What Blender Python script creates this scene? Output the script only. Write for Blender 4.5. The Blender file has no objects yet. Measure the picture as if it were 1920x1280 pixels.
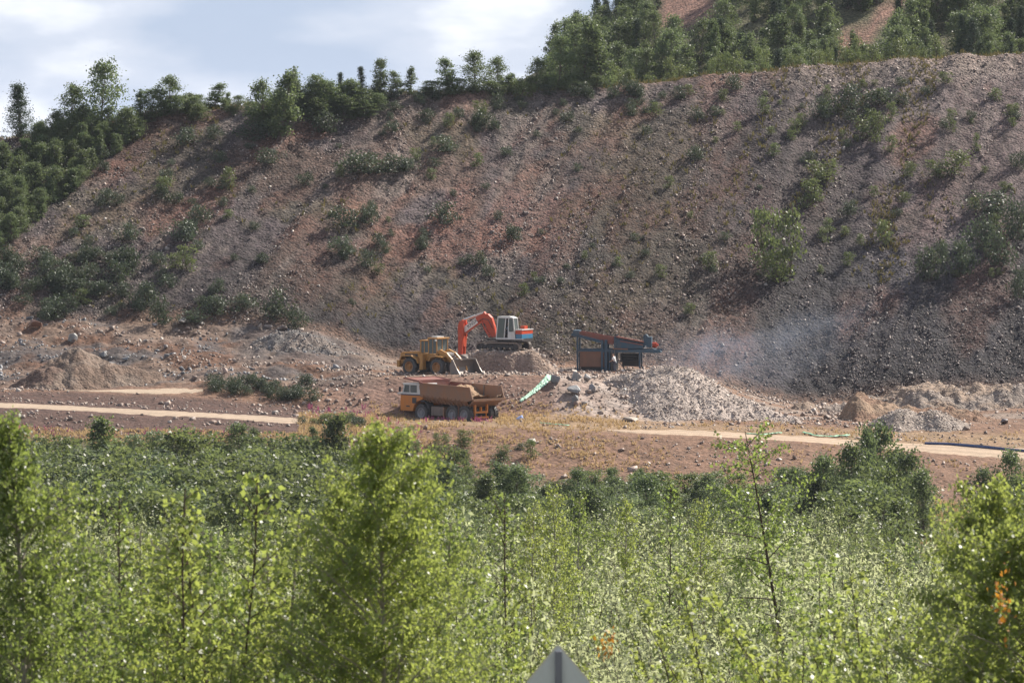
import bpy, math, random
import numpy as np
from mathutils import Vector, Matrix

# ------------------------------------------------------------------ camera, sky, sun, exposure
SC = bpy.context.scene
COL = SC.collection
F = 8492.0            # focal length of the long lens in photo pixels (1920 wide)
HZ = 323.0            # image row of the horizon
cam_d = bpy.data.cameras.new('camera')
cam = bpy.data.objects.new('camera', cam_d)
COL.objects.link(cam)
cam.location = (0, 0, 0)
cam.rotation_euler = (math.radians(90) - math.atan((640 - HZ) / F), 0, 0)
cam_d.sensor_width = 36.0
cam_d.lens = 36.0 * F / 1920.0
cam_d.clip_start = 0.5
cam_d.clip_end = 9000
cam_d.dof.use_dof = True
cam_d.dof.focus_distance = 405
cam_d.dof.aperture_fstop = 9.0
SC.camera = cam

SUN_EL, SUN_AZ = 42.0, 50.0      # azimuth from +Y (away from the camera) towards +X
w = bpy.data.worlds.new('World')
SC.world = w
w.use_nodes = True
nt = w.node_tree
nt.nodes.clear()
N = nt.nodes.new
out = N('ShaderNodeOutputWorld')
sky = N('ShaderNodeTexSky')
sky.sky_type = 'NISHITA'
sky.sun_disc = False
sky.sun_elevation = math.radians(SUN_EL)
sky.sun_rotation = math.radians(SUN_AZ)
sky.air_density = 1.0
sky.dust_density = 1.5
bg = N('ShaderNodeBackground')
bg.inputs['Strength'].default_value = 0.055
tc = N('ShaderNodeTexCoord')
mp = N('ShaderNodeMapping')
mp.inputs['Scale'].default_value = (15, 15, 42)
mp.inputs['Location'].default_value = (0.35, 0.0, 0.62)
n1 = N('ShaderNodeTexNoise')
n1.inputs['Scale'].default_value = 1.0
n1.inputs['Detail'].default_value = 5
n1.inputs['Roughness'].default_value = 0.5
r1 = N('ShaderNodeValToRGB')
e = r1.color_ramp.elements
e[0].position = 0.38; e[0].color = (5.5, 6.7, 8.8, 1)
e[1].position = 0.63; e[1].color = (14.0, 14.1, 14.4, 1)
m_ = e.new(0.5); m_.color = (7.8, 8.6, 10.2, 1)
sep = N('ShaderNodeSeparateXYZ')
mr = N('ShaderNodeMapRange')
mr.inputs['From Min'].default_value = 0.05
mr.inputs['From Max'].default_value = 0.6
mr.inputs['To Min'].default_value = 0.93
mr.inputs['To Max'].default_value = 0.30
mix = N('ShaderNodeMix'); mix.data_type = 'RGBA'
L = nt.links.new
L(tc.outputs['Generated'], mp.inputs['Vector'])
L(mp.outputs['Vector'], n1.inputs['Vector'])
L(n1.outputs['Fac'], r1.inputs['Fac'])
L(tc.outputs['Generated'], sep.inputs[0])
L(sep.outputs['Z'], mr.inputs['Value'])
L(mr.outputs[0], mix.inputs['Factor'])
L(sky.outputs['Color'], mix.inputs[6])
L(r1.outputs['Color'], mix.inputs[7])
L(mix.outputs[2], bg.inputs['Color'])
L(bg.outputs['Background'], out.inputs['Surface'])

sd = bpy.data.lights.new('sun', 'SUN')
sd.energy = 5.0
sd.angle = math.radians(0.55)
sd.color = (1.0, 0.93, 0.82)
sun = bpy.data.objects.new('sun', sd)
COL.objects.link(sun)
el, az = math.radians(SUN_EL), math.radians(SUN_AZ)
SDIR = Vector((math.cos(el) * math.sin(az), math.cos(el) * math.cos(az), math.sin(el)))
sun.rotation_euler = SDIR.to_track_quat('Z', 'Y').to_euler()
sun.location = (120, 420, 150)

SC.view_settings.view_transform = 'Standard'
SC.view_settings.look = 'None'
SC.view_settings.exposure = 0.78
SC.view_settings.gamma = 1.0
SC.view_settings.use_curve_mapping = False
SC.cycles.use_denoising = True
SC.cycles.max_bounces = 8
SC.cycles.diffuse_bounces = 3
SC.cycles.glossy_bounces = 2
SC.cycles.transmission_bounces = 4
SC.cycles.transparent_max_bounces = 8
SC.cycles.volume_bounces = 0
SC.cycles.volume_step_rate = 1.0
SC.cycles.volume_max_steps = 64

# ------------------------------------------------------------------ numpy noise and mesh helpers
def _hash(ix, iy, seed):
    n = (ix.astype(np.int64) * 374761393 + iy.astype(np.int64) * 668265263 + seed * 974634777) & 0x7fffffff
    n = ((n ^ (n >> 13)) * 1274126177) & 0x7fffffff
    n = (n ^ (n >> 16)) & 0xffff
    return n / 65535.0

def vnoise(x, y, seed=0):
    x = np.asarray(x, float); y = np.asarray(y, float)
    ix = np.floor(x); iy = np.floor(y)
    fx = x - ix; fy = y - iy
    fx = fx * fx * (3 - 2 * fx); fy = fy * fy * (3 - 2 * fy)
    a = _hash(ix, iy, seed); b = _hash(ix + 1, iy, seed)
    c = _hash(ix, iy + 1, seed); d = _hash(ix + 1, iy + 1, seed)
    return (a + (b - a) * fx) * (1 - fy) + (c + (d - c) * fx) * fy

def fbm(x, y, seed=0, oct=4, rough=0.5):
    v = 0; a = 1; t = 0
    for o in range(oct):
        v = v + a * vnoise(x * 2 ** o + 17.3 * o, y * 2 ** o - 9.1 * o, seed + o)
        t += a; a *= rough
    return v / t              # 0..1, mean 0.5

def sstep(a, b, x):
    t = np.clip((x - a) / (b - a), 0, 1)
    return t * t * (3 - 2 * t)

def link(o, parent=None):
    COL.objects.link(o)
    if parent is not None:
        o.parent = parent
    return o

def tag(o, label=None, cat=None, group=None, kind=None):
    if label: o['label'] = label
    if cat: o['category'] = cat
    if group: o['group'] = group
    if kind: o['kind'] = kind
    return o

def np_mesh(name, v, faces_n, f, mat, attrs=None, smooth=False):
    """v (N,3), f (M,faces_n) -> mesh datablock; attrs {name: (N,) or (N,3)}"""
    me = bpy.data.meshes.new(name)
    v = np.ascontiguousarray(v, np.float32); f = np.ascontiguousarray(f, np.int32)
    me.vertices.add(len(v)); me.vertices.foreach_set('co', v.ravel())
    me.loops.add(f.size); me.loops.foreach_set('vertex_index', f.ravel())
    me.polygons.add(len(f))
    me.polygons.foreach_set('loop_start', np.arange(0, f.size, faces_n, dtype=np.int32))
    me.polygons.foreach_set('loop_total', np.full(len(f), faces_n, np.int32))
    if smooth:
        me.polygons.foreach_set('use_smooth', np.ones(len(f), bool))
    me.update(calc_edges=True)
    for k, a in (attrs or {}).items():
        a = np.asarray(a, np.float32)
        if a.ndim == 1:
            at = me.attributes.new(k, 'FLOAT', 'POINT'); at.data.foreach_set('value', a)
        else:
            at = me.attributes.new(k, 'FLOAT_COLOR', 'POINT')
            at.data.foreach_set('color', np.concatenate([a, np.ones((len(a), 1), np.float32)], 1).ravel())
    if mat: me.materials.append(mat)
    return me

def grid_faces(nr, nc):
    i = np.arange(nr - 1)[:, None] * nc + np.arange(nc - 1)[None, :]
    return np.stack([i, i + 1, i + nc + 1, i + nc], -1).reshape(-1, 4)

# ------------------------------------------------------------------ materials
def new_mat(name):
    m = bpy.data.materials.new(name); m.use_nodes = True
    t = m.node_tree; t.nodes.clear()
    o = t.nodes.new('ShaderNodeOutputMaterial')
    return m, t, o

def paint(name, col, rough=0.5, metal=0.0, dirt=0.45, dirt_col=(0.19, 0.14, 0.10), scale=2.2, spec=0.5):
    """worn paint or metal: base colour with dust and rust in patches and streaks"""
    m, t, o = new_mat(name)
    b = t.nodes.new('ShaderNodeBsdfPrincipled')
    tcn = t.nodes.new('ShaderNodeTexCoord')
    mpn = t.nodes.new('ShaderNodeMapping'); mpn.inputs['Scale'].default_value = (scale, scale, scale * 0.45)
    n = t.nodes.new('ShaderNodeTexNoise'); n.inputs['Scale'].default_value = 1.3; n.inputs['Detail'].default_value = 7
    n.inputs['Roughness'].default_value = 0.65
    r = t.nodes.new('ShaderNodeMapRange')
    r.inputs['From Min'].default_value = 0.42; r.inputs['From Max'].default_value = 0.72
    r.inputs['To Min'].default_value = dirt * 0.15; r.inputs['To Max'].default_value = dirt
    x = t.nodes.new('ShaderNodeMix'); x.data_type = 'RGBA'
    x.inputs[6].default_value = (*col, 1); x.inputs[7].default_value = (*dirt_col, 1)
    k = t.links.new
    k(tcn.outputs['Object'], mpn.inputs['Vector']); k(mpn.outputs['Vector'], n.inputs['Vector'])
    k(n.outputs['Fac'], r.inputs['Value']); k(r.outputs[0], x.inputs['Factor'])
    k(x.outputs[2], b.inputs['Base Color'])
    b.inputs['Roughness'].default_value = rough; b.inputs['Metallic'].default_value = metal
    b.inputs['Specular IOR Level'].default_value = spec
    k(b.outputs[0], o.inputs['Surface'])
    return m

def soil_mat(name, pebble=3.0, bump=0.55, contrast=0.5):
    """earth and broken rock: mesh attribute 'soil' is its colour, broken up by stones of different tones"""
    m, t, o = new_mat(name)
    k = t.links.new
    b = t.nodes.new('ShaderNodeBsdfPrincipled')
    b.inputs['Roughness'].default_value = 0.85
    b.inputs['Specular IOR Level'].default_value = 0.25
    a = t.nodes.new('ShaderNodeAttribute'); a.attribute_name = 'soil'
    tcn = t.nodes.new('ShaderNodeTexCoord')
    v1 = t.nodes.new('ShaderNodeTexVoronoi'); v1.inputs['Scale'].default_value = pebble
    v2 = t.nodes.new('ShaderNodeTexVoronoi'); v2.inputs['Scale'].default_value = pebble * 2.7
    n = t.nodes.new('ShaderNodeTexNoise'); n.inputs['Scale'].default_value = 0.9; n.inputs['Detail'].default_value = 9
    n.inputs['Roughness'].default_value = 0.7
    for q in (v1, v2, n): k(tcn.outputs['Object'], q.inputs['Vector'])
    s1 = t.nodes.new('ShaderNodeSeparateColor'); k(v1.outputs['Color'], s1.inputs[0])
    s2 = t.nodes.new('ShaderNodeSeparateColor'); k(v2.outputs['Color'], s2.inputs[0])
    def math_(op, x, y):
        q = t.nodes.new('ShaderNodeMath'); q.operation = op
        for i, z in enumerate((x, y)):
            if isinstance(z, (int, float)): q.inputs[i].default_value = z
            else: k(z, q.inputs[i])
        return q.outputs[0]
    tone = math_('ADD', math_('MULTIPLY', s1.outputs[0], 0.55), math_('MULTIPLY', s2.outputs[0], 0.45))
    tone = math_('ADD', tone, math_('MULTIPLY', math_('SUBTRACT', n.outputs['Fac'], 0.5), 1.3))
    gain = math_('ADD', math_('MULTIPLY', math_('SUBTRACT', tone, 0.5), contrast * 2), 1.0)
    gain = math_('MAXIMUM', gain, 0.25)
    h = t.nodes.new('ShaderNodeVectorMath'); h.operation = 'SCALE'
    k(a.outputs['Color'], h.inputs[0]); k(gain, h.inputs['Scale'])
    k(h.outputs[0], b.inputs['Base Color'])
    hh = math_('ADD', math_('MULTIPLY', v1.outputs['Distance'], -0.5), math_('MULTIPLY', n.outputs['Fac'], 0.8))
    hh = math_('ADD', hh, math_('MULTIPLY', s2.outputs[1], 0.22))
    bp = t.nodes.new('ShaderNodeBump'); bp.inputs['Strength'].default_value = bump; bp.inputs['Distance'].default_value = 0.35
    k(hh, bp.inputs['Height']); k(bp.outputs[0], b.inputs['Normal'])
    k(b.outputs[0], o.inputs['Surface'])
    return m

def rock_mat(name, rough=0.6):
    """single stones: attribute 'soil' is each stone's own colour"""
    m, t, o = new_mat(name)
    k = t.links.new
    b = t.nodes.new('ShaderNodeBsdfPrincipled'); b.inputs['Roughness'].default_value = rough
    b.inputs['Specular IOR Level'].default_value = 0.5
    a = t.nodes.new('ShaderNodeAttribute'); a.attribute_name = 'soil'
    tcn = t.nodes.new('ShaderNodeTexCoord')
    n = t.nodes.new('ShaderNodeTexNoise'); n.inputs['Scale'].default_value = 4; n.inputs['Detail'].default_value = 5
    k(tcn.outputs['Object'], n.inputs['Vector'])
    r = t.nodes.new('ShaderNodeMapRange'); r.inputs['To Min'].default_value = 0.6; r.inputs['To Max'].default_value = 1.4
    k(n.outputs['Fac'], r.inputs['Value'])
    h = t.nodes.new('ShaderNodeVectorMath'); h.operation = 'SCALE'
    k(a.outputs['Color'], h.inputs[0]); k(r.outputs[0], h.inputs['Scale'])
    k(h.outputs[0], b.inputs['Base Color'])
    bp = t.nodes.new('ShaderNodeBump'); bp.inputs['Strength'].default_value = 0.4; bp.inputs['Distance'].default_value = 0.1
    k(n.outputs['Fac'], bp.inputs['Height']); k(bp.outputs[0], b.inputs['Normal'])
    k(b.outputs[0], o.inputs['Surface'])
    return m

def leaf_mat(name, c0, c1, trans=(0.25, 0.32, 0.04), tfac=0.35, rough=0.38, spec=0.5, vary=0.25):
    """leaves: attribute 'tint' picks between two greens, each plant differs a little, light shines through"""
    m, t, o = new_mat(name)
    k = t.links.new
    a = t.nodes.new('ShaderNodeAttribute'); a.attribute_name = 'tint'
    oi = t.nodes.new('ShaderNodeObjectInfo')
    x = t.nodes.new('ShaderNodeMix'); x.data_type = 'RGBA'
    x.inputs[6].default_value = (*c0, 1); x.inputs[7].default_value = (*c1, 1)
    k(a.outputs['Fac'], x.inputs['Factor'])
    hs = t.nodes.new('ShaderNodeHueSaturation')
    mr1 = t.nodes.new('ShaderNodeMapRange'); mr1.inputs['To Min'].default_value = 1 - vary; mr1.inputs['To Max'].default_value = 1 + vary
    k(oi.outputs['Random'], mr1.inputs['Value']); k(mr1.outputs[0], hs.inputs['Value'])
    mr2 = t.nodes.new('ShaderNodeMapRange'); mr2.inputs['To Min'].default_value = 0.485; mr2.inputs['To Max'].default_value = 0.515
    mu = t.nodes.new('ShaderNodeMath'); mu.operation = 'FRACT'
    mm = t.nodes.new('ShaderNodeMath'); mm.operation = 'MULTIPLY'; mm.inputs[1].default_value = 7.31
    k(oi.outputs['Random'], mm.inputs[0]); k(mm.outputs[0], mu.inputs[0]); k(mu.outputs[0], mr2.inputs['Value'])
    k(mr2.outputs[0], hs.inputs['Hue']); k(x.outputs[2], hs.inputs['Color'])
    b = t.nodes.new('ShaderNodeBsdfPrincipled')
    b.inputs['Roughness'].default_value = rough; b.inputs['Specular IOR Level'].default_value = spec
    k(hs.outputs[0], b.inputs['Base Color'])
    tr = t.nodes.new('ShaderNodeBsdfTranslucent')
    x2 = t.nodes.new('ShaderNodeMix'); x2.data_type = 'RGBA'; x2.inputs['Factor'].default_value = 0.55
    k(hs.outputs[0], x2.inputs[6]); x2.inputs[7].default_value = (*trans, 1)
    k(x2.outputs[2], tr.inputs['Color'])
    ms = t.nodes.new('ShaderNodeMixShader'); ms.inputs[0].default_value = tfac
    k(b.outputs[0], ms.inputs[1]); k(tr.outputs[0], ms.inputs[2]); k(ms.outputs[0], o.inputs['Surface'])
    return m

M = {}
M['ground'] = soil_mat('earth_and_rubble', 2.2, 0.6, 0.42)
M['slope'] = soil_mat('broken_rock_slope', 3.2, 0.85, 0.8)
M['heap'] = soil_mat('gravel_heap', 4.5, 0.6, 0.45)
M['road'] = soil_mat('packed_gravel', 5.0, 0.15, 0.16)
M['rock'] = rock_mat('broken_stone')
M['bark'] = paint('grey_bark', (0.16, 0.125, 0.10), 0.85, 0, 0.5, (0.07, 0.055, 0.045), 6)
M['birch_bark'] = paint('pale_birch_bark', (0.34, 0.30, 0.24), 0.8, 0, 0.7, (0.10, 0.07, 0.05), 7)
M['twig'] = paint('brown_twig', (0.075, 0.045, 0.03), 0.8, 0, 0.3, (0.10, 0.08, 0.06), 6)
M['leaf_birch'] = leaf_mat('birch_leaf', (0.072, 0.115, 0.022), (0.15, 0.19, 0.04), (0.62, 0.70, 0.16), 0.54, 0.44, 0.9)
M['leaf_dark_birch'] = leaf_mat('deep_birch_leaf', (0.050, 0.092, 0.022), (0.11, 0.155, 0.034), (0.50, 0.62, 0.14), 0.52, 0.42, 0.9)
M['leaf_willow'] = leaf_mat('willow_leaf', (0.135, 0.165, 0.082), (0.235, 0.26, 0.145), (0.78, 0.83, 0.44), 0.58, 0.55, 0.6)
M['leaf_thicket'] = leaf_mat('thicket_leaf', (0.052, 0.078, 0.029), (0.115, 0.145, 0.052), (0.32, 0.38, 0.12), 0.42, 0.5, 0.6, 0.45)
M['leaf_slope'] = leaf_mat('slope_shrub_leaf', (0.030, 0.048, 0.032), (0.066, 0.086, 0.05), (0.14, 0.18, 0.08), 0.28, 0.5, 0.4, 0.28)
M['leaf_light'] = leaf_mat('pale_shrub_leaf', (0.070, 0.098, 0.036), (0.13, 0.16, 0.055), (0.26, 0.31, 0.10), 0.34, 0.5, 0.4, 0.25)
M['leaf_far'] = leaf_mat('far_tree_leaf', (0.045, 0.074, 0.034), (0.095, 0.128, 0.052), (0.28, 0.35, 0.13), 0.42, 0.5, 0.5, 0.35)
M['leaf_spruce'] = leaf_mat('spruce_needles', (0.030, 0.055, 0.030), (0.058, 0.088, 0.042), (0.10, 0.14, 0.06), 0.22, 0.55, 0.3, 0.2)
M['leaf_pale_thicket'] = leaf_mat('pale_thicket_leaf', (0.075, 0.105, 0.05), (0.14, 0.175, 0.09), (0.34, 0.42, 0.18), 0.42, 0.5, 0.6, 0.35)
M['orange_leaf'] = leaf_mat('orange_leaf', (0.45, 0.16, 0.02), (0.55, 0.28, 0.03), (0.7, 0.35, 0.05), 0.45, 0.5, 0.5, 0.1)
M['weed'] = leaf_mat('yellow_green_weed', (0.09, 0.092, 0.035), (0.19, 0.14, 0.05), (0.24, 0.20, 0.06), 0.28, 0.6, 0.25, 0.1)
M['dry_grass'] = leaf_mat('dry_grass_blade', (0.34, 0.24, 0.12), (0.52, 0.39, 0.20), (0.62, 0.46, 0.24), 0.45, 0.6, 0.25, 0.1)
M['fireweed'] = leaf_mat('fireweed_flower', (0.30, 0.065, 0.13), (0.42, 0.13, 0.20), (0.36, 0.10, 0.18), 0.3, 0.6, 0.2, 0.1)

# ------------------------------------------------------------------ terrain: rows of (depth, image row) per column, turned into real heights
CX = np.array([-1000, 0, 150, 300, 420, 560, 640, 720, 800, 900, 1040, 1060, 1200, 1300, 1400, 1500, 1700, 1920, 2900], float)
def row(pairs):
    xs, ys = zip(*pairs)
    return np.interp(CX, xs, ys)
ROWS = [  # (depth, image row) - far part
    (372, row([(0, 828), (300, 830), (560, 828), (640, 838), (720, 862), (900, 906), (1300, 916), (1500, 918), (1700, 932), (1920, 952)])),
    (385, row([(0, 765), (300, 780), (560, 795), (720, 801), (900, 803), (1060, 811), (1200, 816), (1300, 819), (1500, 830), (1700, 849), (1920, 867)])),
    (391, row([(0, 754), (300, 768), (560, 783), (720, 787), (900, 792), (1060, 796), (1200, 805), (1300, 806), (1500, 818), (1700, 830), (1920, 840)])),
    (396, row([(0, 750), (300, 764), (560, 778), (720, 789), (900, 790), (1060, 786), (1200, 795), (1300, 799), (1500, 811), (1700, 821), (1920, 828)])),
    (401, row([(0, 735), (150, 735), (300, 743), (420, 752), (560, 768), (640, 770), (720, 781), (900, 781), (1060, 776), (1200, 788), (1300, 794), (1500, 802), (1700, 806), (1920, 814)])),
    (407, row([(0, 727), (150, 729), (300, 725), (420, 716), (560, 722), (640, 713), (720, 707), (900, 704), (1040, 704), (1060, 708), (1200, 735), (1300, 765), (1500, 788), (1700, 790), (1920, 795)])),
    (418, row([(0, 700), (300, 694), (560, 686), (720, 694), (900, 696), (1060, 699), (1200, 702), (1300, 712), (1400, 750), (1500, 776), (1700, 774), (1920, 768)])),
    (428, row([(0, 650), (300, 648), (560, 652), (640, 672), (720, 686), (900, 688), (1060, 690), (1200, 693), (1300, 703), (1400, 740), (1500, 766), (1700, 764), (1920, 752)])),
    (436, row([(0, 598), (300, 606), (420, 607), (560, 612), (640, 640), (720, 674), (800, 681), (900, 682), (1060, 684), (1200, 686), (1300, 698), (1400, 735), (1500, 757), (1700, 752), (1920, 738)])),
]
CREST_D = row([(-1000, 470), (0, 474), (640, 478), (1200, 486), (1700, 493), (1920, 497), (2900, 505)])
CREST_Y = row([(-1000, 330), (0, 262), (150, 235), (300, 208), (420, 196), (640, 190), (720, 179), (800, 177), (900, 172), (1040, 164), (1200, 155), (1400, 137), (1500, 127), (1700, 110), (1920, 98), (2900, 60)])
NEAR = [(-30, 1.7), (2, 1.75), (12, 4.2), (25, 6.4), (32, 7.0), (45, 8.6), (70, 11.2), (120, 15.0), (170, 18.3), (220, 21.2), (300, 25.4), (345, 26.4)]

PXu = np.arange(-1000, 2901, 5.0)
PXo_l = np.array([-20000, -12000, -7000, -4200, -2600, -1600.0]); PXo_r = np.array([3500, 4600, 6400, 9000, 14000, 22000.0])
PX = np.concatenate([PXo_l, PXu, PXo_r])
DD = np.concatenate([[-30, -15, -5, 2, 8, 14, 20, 25, 30], np.arange(33, 100, 3.0), np.arange(100, 360, 6.0), np.arange(360, 372, 1.5),
                     np.arange(372, 510, 0.4), np.arange(510, 560, 4.0), [580, 620, 700, 900, 1300, 2000, 3200]])
def wd(d):
    return np.maximum(d, 40.0)
ctrl_d = [np.full(len(CX), a) for a, _ in NEAR] + [np.full(len(CX), r[0], float) for r in ROWS] + [CREST_D, CREST_D + 5, CREST_D + 60, CREST_D + 3000]
ctrl_h = [np.full(len(CX), b) for _, b in NEAR] + [(r[1] - HZ) * r[0] / F for r in ROWS]
ch = (CREST_Y - HZ) * CREST_D / F
ctrl_h += [ch, ch + 0.3, ch + 2.0, ch + 6.0]
ctrl_d = np.array(ctrl_d); ctrl_h = np.array(ctrl_h)
PXc = np.clip(PX, -1000, 2900)
cd = np.array([np.interp(PXc, CX, r) for r in ctrl_d]); chh = np.array([np.interp(PXc, CX, r) for r in ctrl_h])
H = np.empty((len(DD), len(PX)))
for j in range(len(PX)):
    H[:, j] = np.interp(DD, cd[:, j], chh[:, j])
toe_d = np.full(len(PX), 436.0); crest_d = np.interp(PXc, CX, CREST_D)
ker = np.exp(-0.5 * (np.arange(-14, 15) / 5.0) ** 2); ker /= ker.sum()
n0 = len(PXo_l); n1_ = n0 + len(PXu)
pad = np.pad(H[:, n0:n1_], ((0, 0), (14, 14)), 'edge')
H[:, n0:n1_] = sum(ker[k] * pad[:, k:k + len(PXu)] for k in range(29))
i0 = int(np.searchsorted(DD, 372)); i1 = int(np.searchsorted(DD, 509.5))
k2 = np.exp(-0.5 * (np.arange(-4, 5) / 1.6) ** 2); k2 /= k2.sum()
blk = H[i0:i1].copy(); padb = np.pad(blk, ((4, 4), (0, 0)), 'edge')
H[i0 + 4:i1 - 4] = sum(k2[k] * padb[k:k + len(blk)] for k in range(9))[4:-4]
DG, PG = np.meshgrid(DD, PX, indexing='ij')
XG = (PG - 960) / F * wd(DG)
YS0 = HZ + F * H / np.maximum(DG, 1)
T = (DG - toe_d[None]) / (crest_d - toe_d)[None]           # 0 toe, 1 crest
on_slope = sstep(-0.03, 0.06, T) * (1 - sstep(0.96, 1.12, T))
S = XG - 13.5 * np.clip(T, 0, 1)                            # fall lines lean to the right going up
yard = sstep(374, 380, DG) * (1 - sstep(-0.05, 0.03, T))
leftbank = yard * sstep(404, 410, DG) * (1 - sstep(660, 740, PG))
def noise_h():
    n = 0
    n = n + on_slope * (1.5 * (fbm(S * 0.10, T * 1.6, 3, 3) - 0.5) + 1.1 * (fbm(S * 0.34, T * 2.0, 5, 3) - 0.5) + 0.55 * (fbm(XG * 1.3, DG * 1.3, 8, 3) - 0.5) + 0.25 * (fbm(XG * 2.3 + DG * .7, DG * 1.9, 9, 2) - 0.5))
    n = n + yard * (0.30 * (fbm(XG * 0.35, DG * 0.35, 11, 4) - 0.5) + 0.14 * (fbm(XG * 1.6, DG * 1.6, 12, 3) - 0.5))
    n = n + leftbank * (1.5 * (fbm(XG * 0.22, DG * 0.25, 14, 4) - 0.5) + 0.6 * (fbm(XG * 1.1, DG * 1.1, 15, 3) - 0.5))
    n = n + sstep(360, 374, DG) * (1 - sstep(379, 384, DG)) * (0.7 * (fbm(XG * 0.3, DG * 0.3, 18, 4) - 0.5))
    n = n + sstep(30, 60, DG) * (1 - sstep(355, 372, DG)) * 1.2 * (fbm(XG * 0.06, DG * 0.06, 21, 3) - 0.5)
    n = n + sstep(1.05, 1.3, T) * 1.0 * (fbm(XG * 0.1, DG * 0.1, 25, 3) - 0.5)
    return n
# where the tracks run the ground is packed flat
def band(px, d, x0, x1, d0, d1, s=25):
    return sstep(x0 - s, x0 + s, px) * (1 - sstep(x1 - s, x1 + s, px)) * sstep(d0 - 0.8, d0 + 0.3, d) * (1 - sstep(d1 - 0.3, d1 + 0.8, d))
side_mask = band(PG, DG, 120, 385, 402.0, 406.5, 20)
road_mask = np.maximum(np.maximum(band(PG, DG, -5000, 600, 386, 390.5), band(PG, DG, 1120, 9000, 386, 390.5)), side_mask)
H -= noise_h() * (1 - 0.92 * road_mask)

PXi = np.arange(len(PX)); DDi = np.arange(len(DD))
def terr(px, d):
    """ground height (world z) at image column px and depth d"""
    fx = np.interp(px, PX, PXi); fd = np.interp(d, DD, DDi)
    ix = np.minimum(fx.astype(int) if isinstance(fx, np.ndarray) else int(fx), len(PX) - 2)
    iy = np.minimum(fd.astype(int) if isinstance(fd, np.ndarray) else int(fd), len(DD) - 2)
    ax = fx - ix; ay = fd - iy
    h = (H[iy, ix] * (1 - ax) + H[iy, ix + 1] * ax) * (1 - ay) + (H[iy + 1, ix] * (1 - ax) + H[iy + 1, ix + 1] * ax) * ay
    return -h
def world(px, d):
    return Vector(((px - 960) / F * max(d, 40.0), d, float(terr(float(px), float(d)))))
def zx(x, y):
    return float(terr(960 + x * F / max(y, 40.0), y))
_sd = np.arange(366, 560, 0.25)
def hit(px, py, d0=366):
    """depth at which the ground in column px is seen at image row py"""
    ys = HZ - F * terr(np.full(len(_sd), float(px)), _sd) / _sd
    for d, y in zip(_sd, ys):
        if d >= d0 and y <= py:
            return float(d)
    return None

# zone colours of earth and rock (albedo)
def mixc(a, b, t):
    return a + (np.asarray(b, float) - a) * t[..., None]
C = np.zeros(H.shape + (3,)) + np.array((0.14, 0.115, 0.075))
YS = HZ + F * H / np.maximum(DG, 1)
veg = 1 - sstep(366, 374, DG)
C = mixc(C, (0.085, 0.085, 0.035), veg)
far = sstep(370, 374, DG)
C = mixc(C, (0.25, 0.142, 0.092), far)                                       # reddish earth of the bank
C = mixc(C, (0.115, 0.064, 0.05), far * (1 - sstep(400, 403, DG)) * (1 - sstep(560, 680, PG)))
C = mixc(C, (0.36, 0.245, 0.14), far * sstep(386, 388, DG) * (1 - sstep(399, 403, DG)) * sstep(680, 760, PG) * (0.35 + 0.65 * fbm(XG * .3, DG * .5, 31)))
C = mixc(C, (0.30, 0.225, 0.18), yard * sstep(406, 409, DG) * sstep(0.42, 0.6, fbm(XG * .25, DG * .3, 33)))
C = mixc(C, (0.27, 0.16, 0.12), yard * sstep(400, 402, DG) * (1 - sstep(406, 408, DG)) * sstep(560, 700, PG) * (1 - sstep(1080, 1180, PG)))
C = mixc(C, (0.15, 0.145, 0.15), leftbank * sstep(0.52, 0.62, fbm(XG * .18, DG * .22, 35)) * 0.8)
C = mixc(C, (0.15, 0.145, 0.15), leftbank * sstep(420, 470, PG + 0 * DG) * sstep(418, 424, DG) * 0.7)
C = mixc(C, (0.34, 0.26, 0.20), leftbank * sstep(0.56, 0.66, fbm(XG * .3, DG * .35, 37)) * 0.7)
C = mixc(C, (0.52, 0.42, 0.36), yard * sstep(399, 402, DG) * (1 - sstep(414, 420, DG)) * sstep(1020, 1060, PG) * (1 - sstep(1240, 1320, PG)) * (0.55 + 0.45 * sstep(.42, .58, fbm(XG * .5, DG * .5, 36))))
# slope
ns = fbm(S * 0.10, T * 3.0, 41, 4); nr = fbm(S * 0.22, T * 7, 43, 4); nl = fbm(S * 0.55, T * 3.2, 45, 4); ng = fbm(XG * 0.12, T * 6, 47, 4)
base = np.zeros(C.shape) + np.array((0.205, 0.135, 0.105))
base = mixc(base, (0.150, 0.118, 0.118), sstep(0.50, 0.60, ns))
base = mixc(base, (0.25, 0.135, 0.098), sstep(0.57, 0.66, nr) * 0.85)
base = mixc(base, (0.29, 0.235, 0.20), sstep(0.55, 0.66, nl) * 0.8)
base = mixc(base, (0.15, 0.135, 0.075), sstep(0.55, 0.66, ng) * 0.45)
lowright = sstep(1250, 1500, PG) * (1 - sstep(0.35, 0.62, T + 0.2 * (ns - 0.5)))
base = mixc(base, (0.115, 0.108, 0.125), lowright * 0.85)
midright = sstep(1200, 1400, PG) * sstep(0.4, 0.55, T) * (1 - sstep(0.92, 0.97, T))
base = mixc(base, (0.155, 0.12, 0.125), midright * 0.6)
base = mixc(base, (0.33, 0.27, 0.23), sstep(1380, 1500, PG) * sstep(0.90, 0.95, T) * 0.75)
base = mixc(base, (0.25, 0.22, 0.19), (1 - sstep(900, 1300, PG)) * sstep(0.84, 0.95, T) * 0.6)
base = mixc(base, (0.095, 0.09, 0.105), sstep(560, 620, PG) * (1 - sstep(760, 900, PG)) * (1 - sstep(0.05, 0.22, T)) * 0.9)
big = fbm(S * 0.055, T * 2.2, 57, 3); fine = fbm(S * 0.9, T * 9, 58, 3)
base = base = mixc(base, (0.27, 0.125, 0.085), sstep(0.56, 0.68, fbm(S * .16 + 9, T * 4, 59, 4)) * 0.55)
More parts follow.
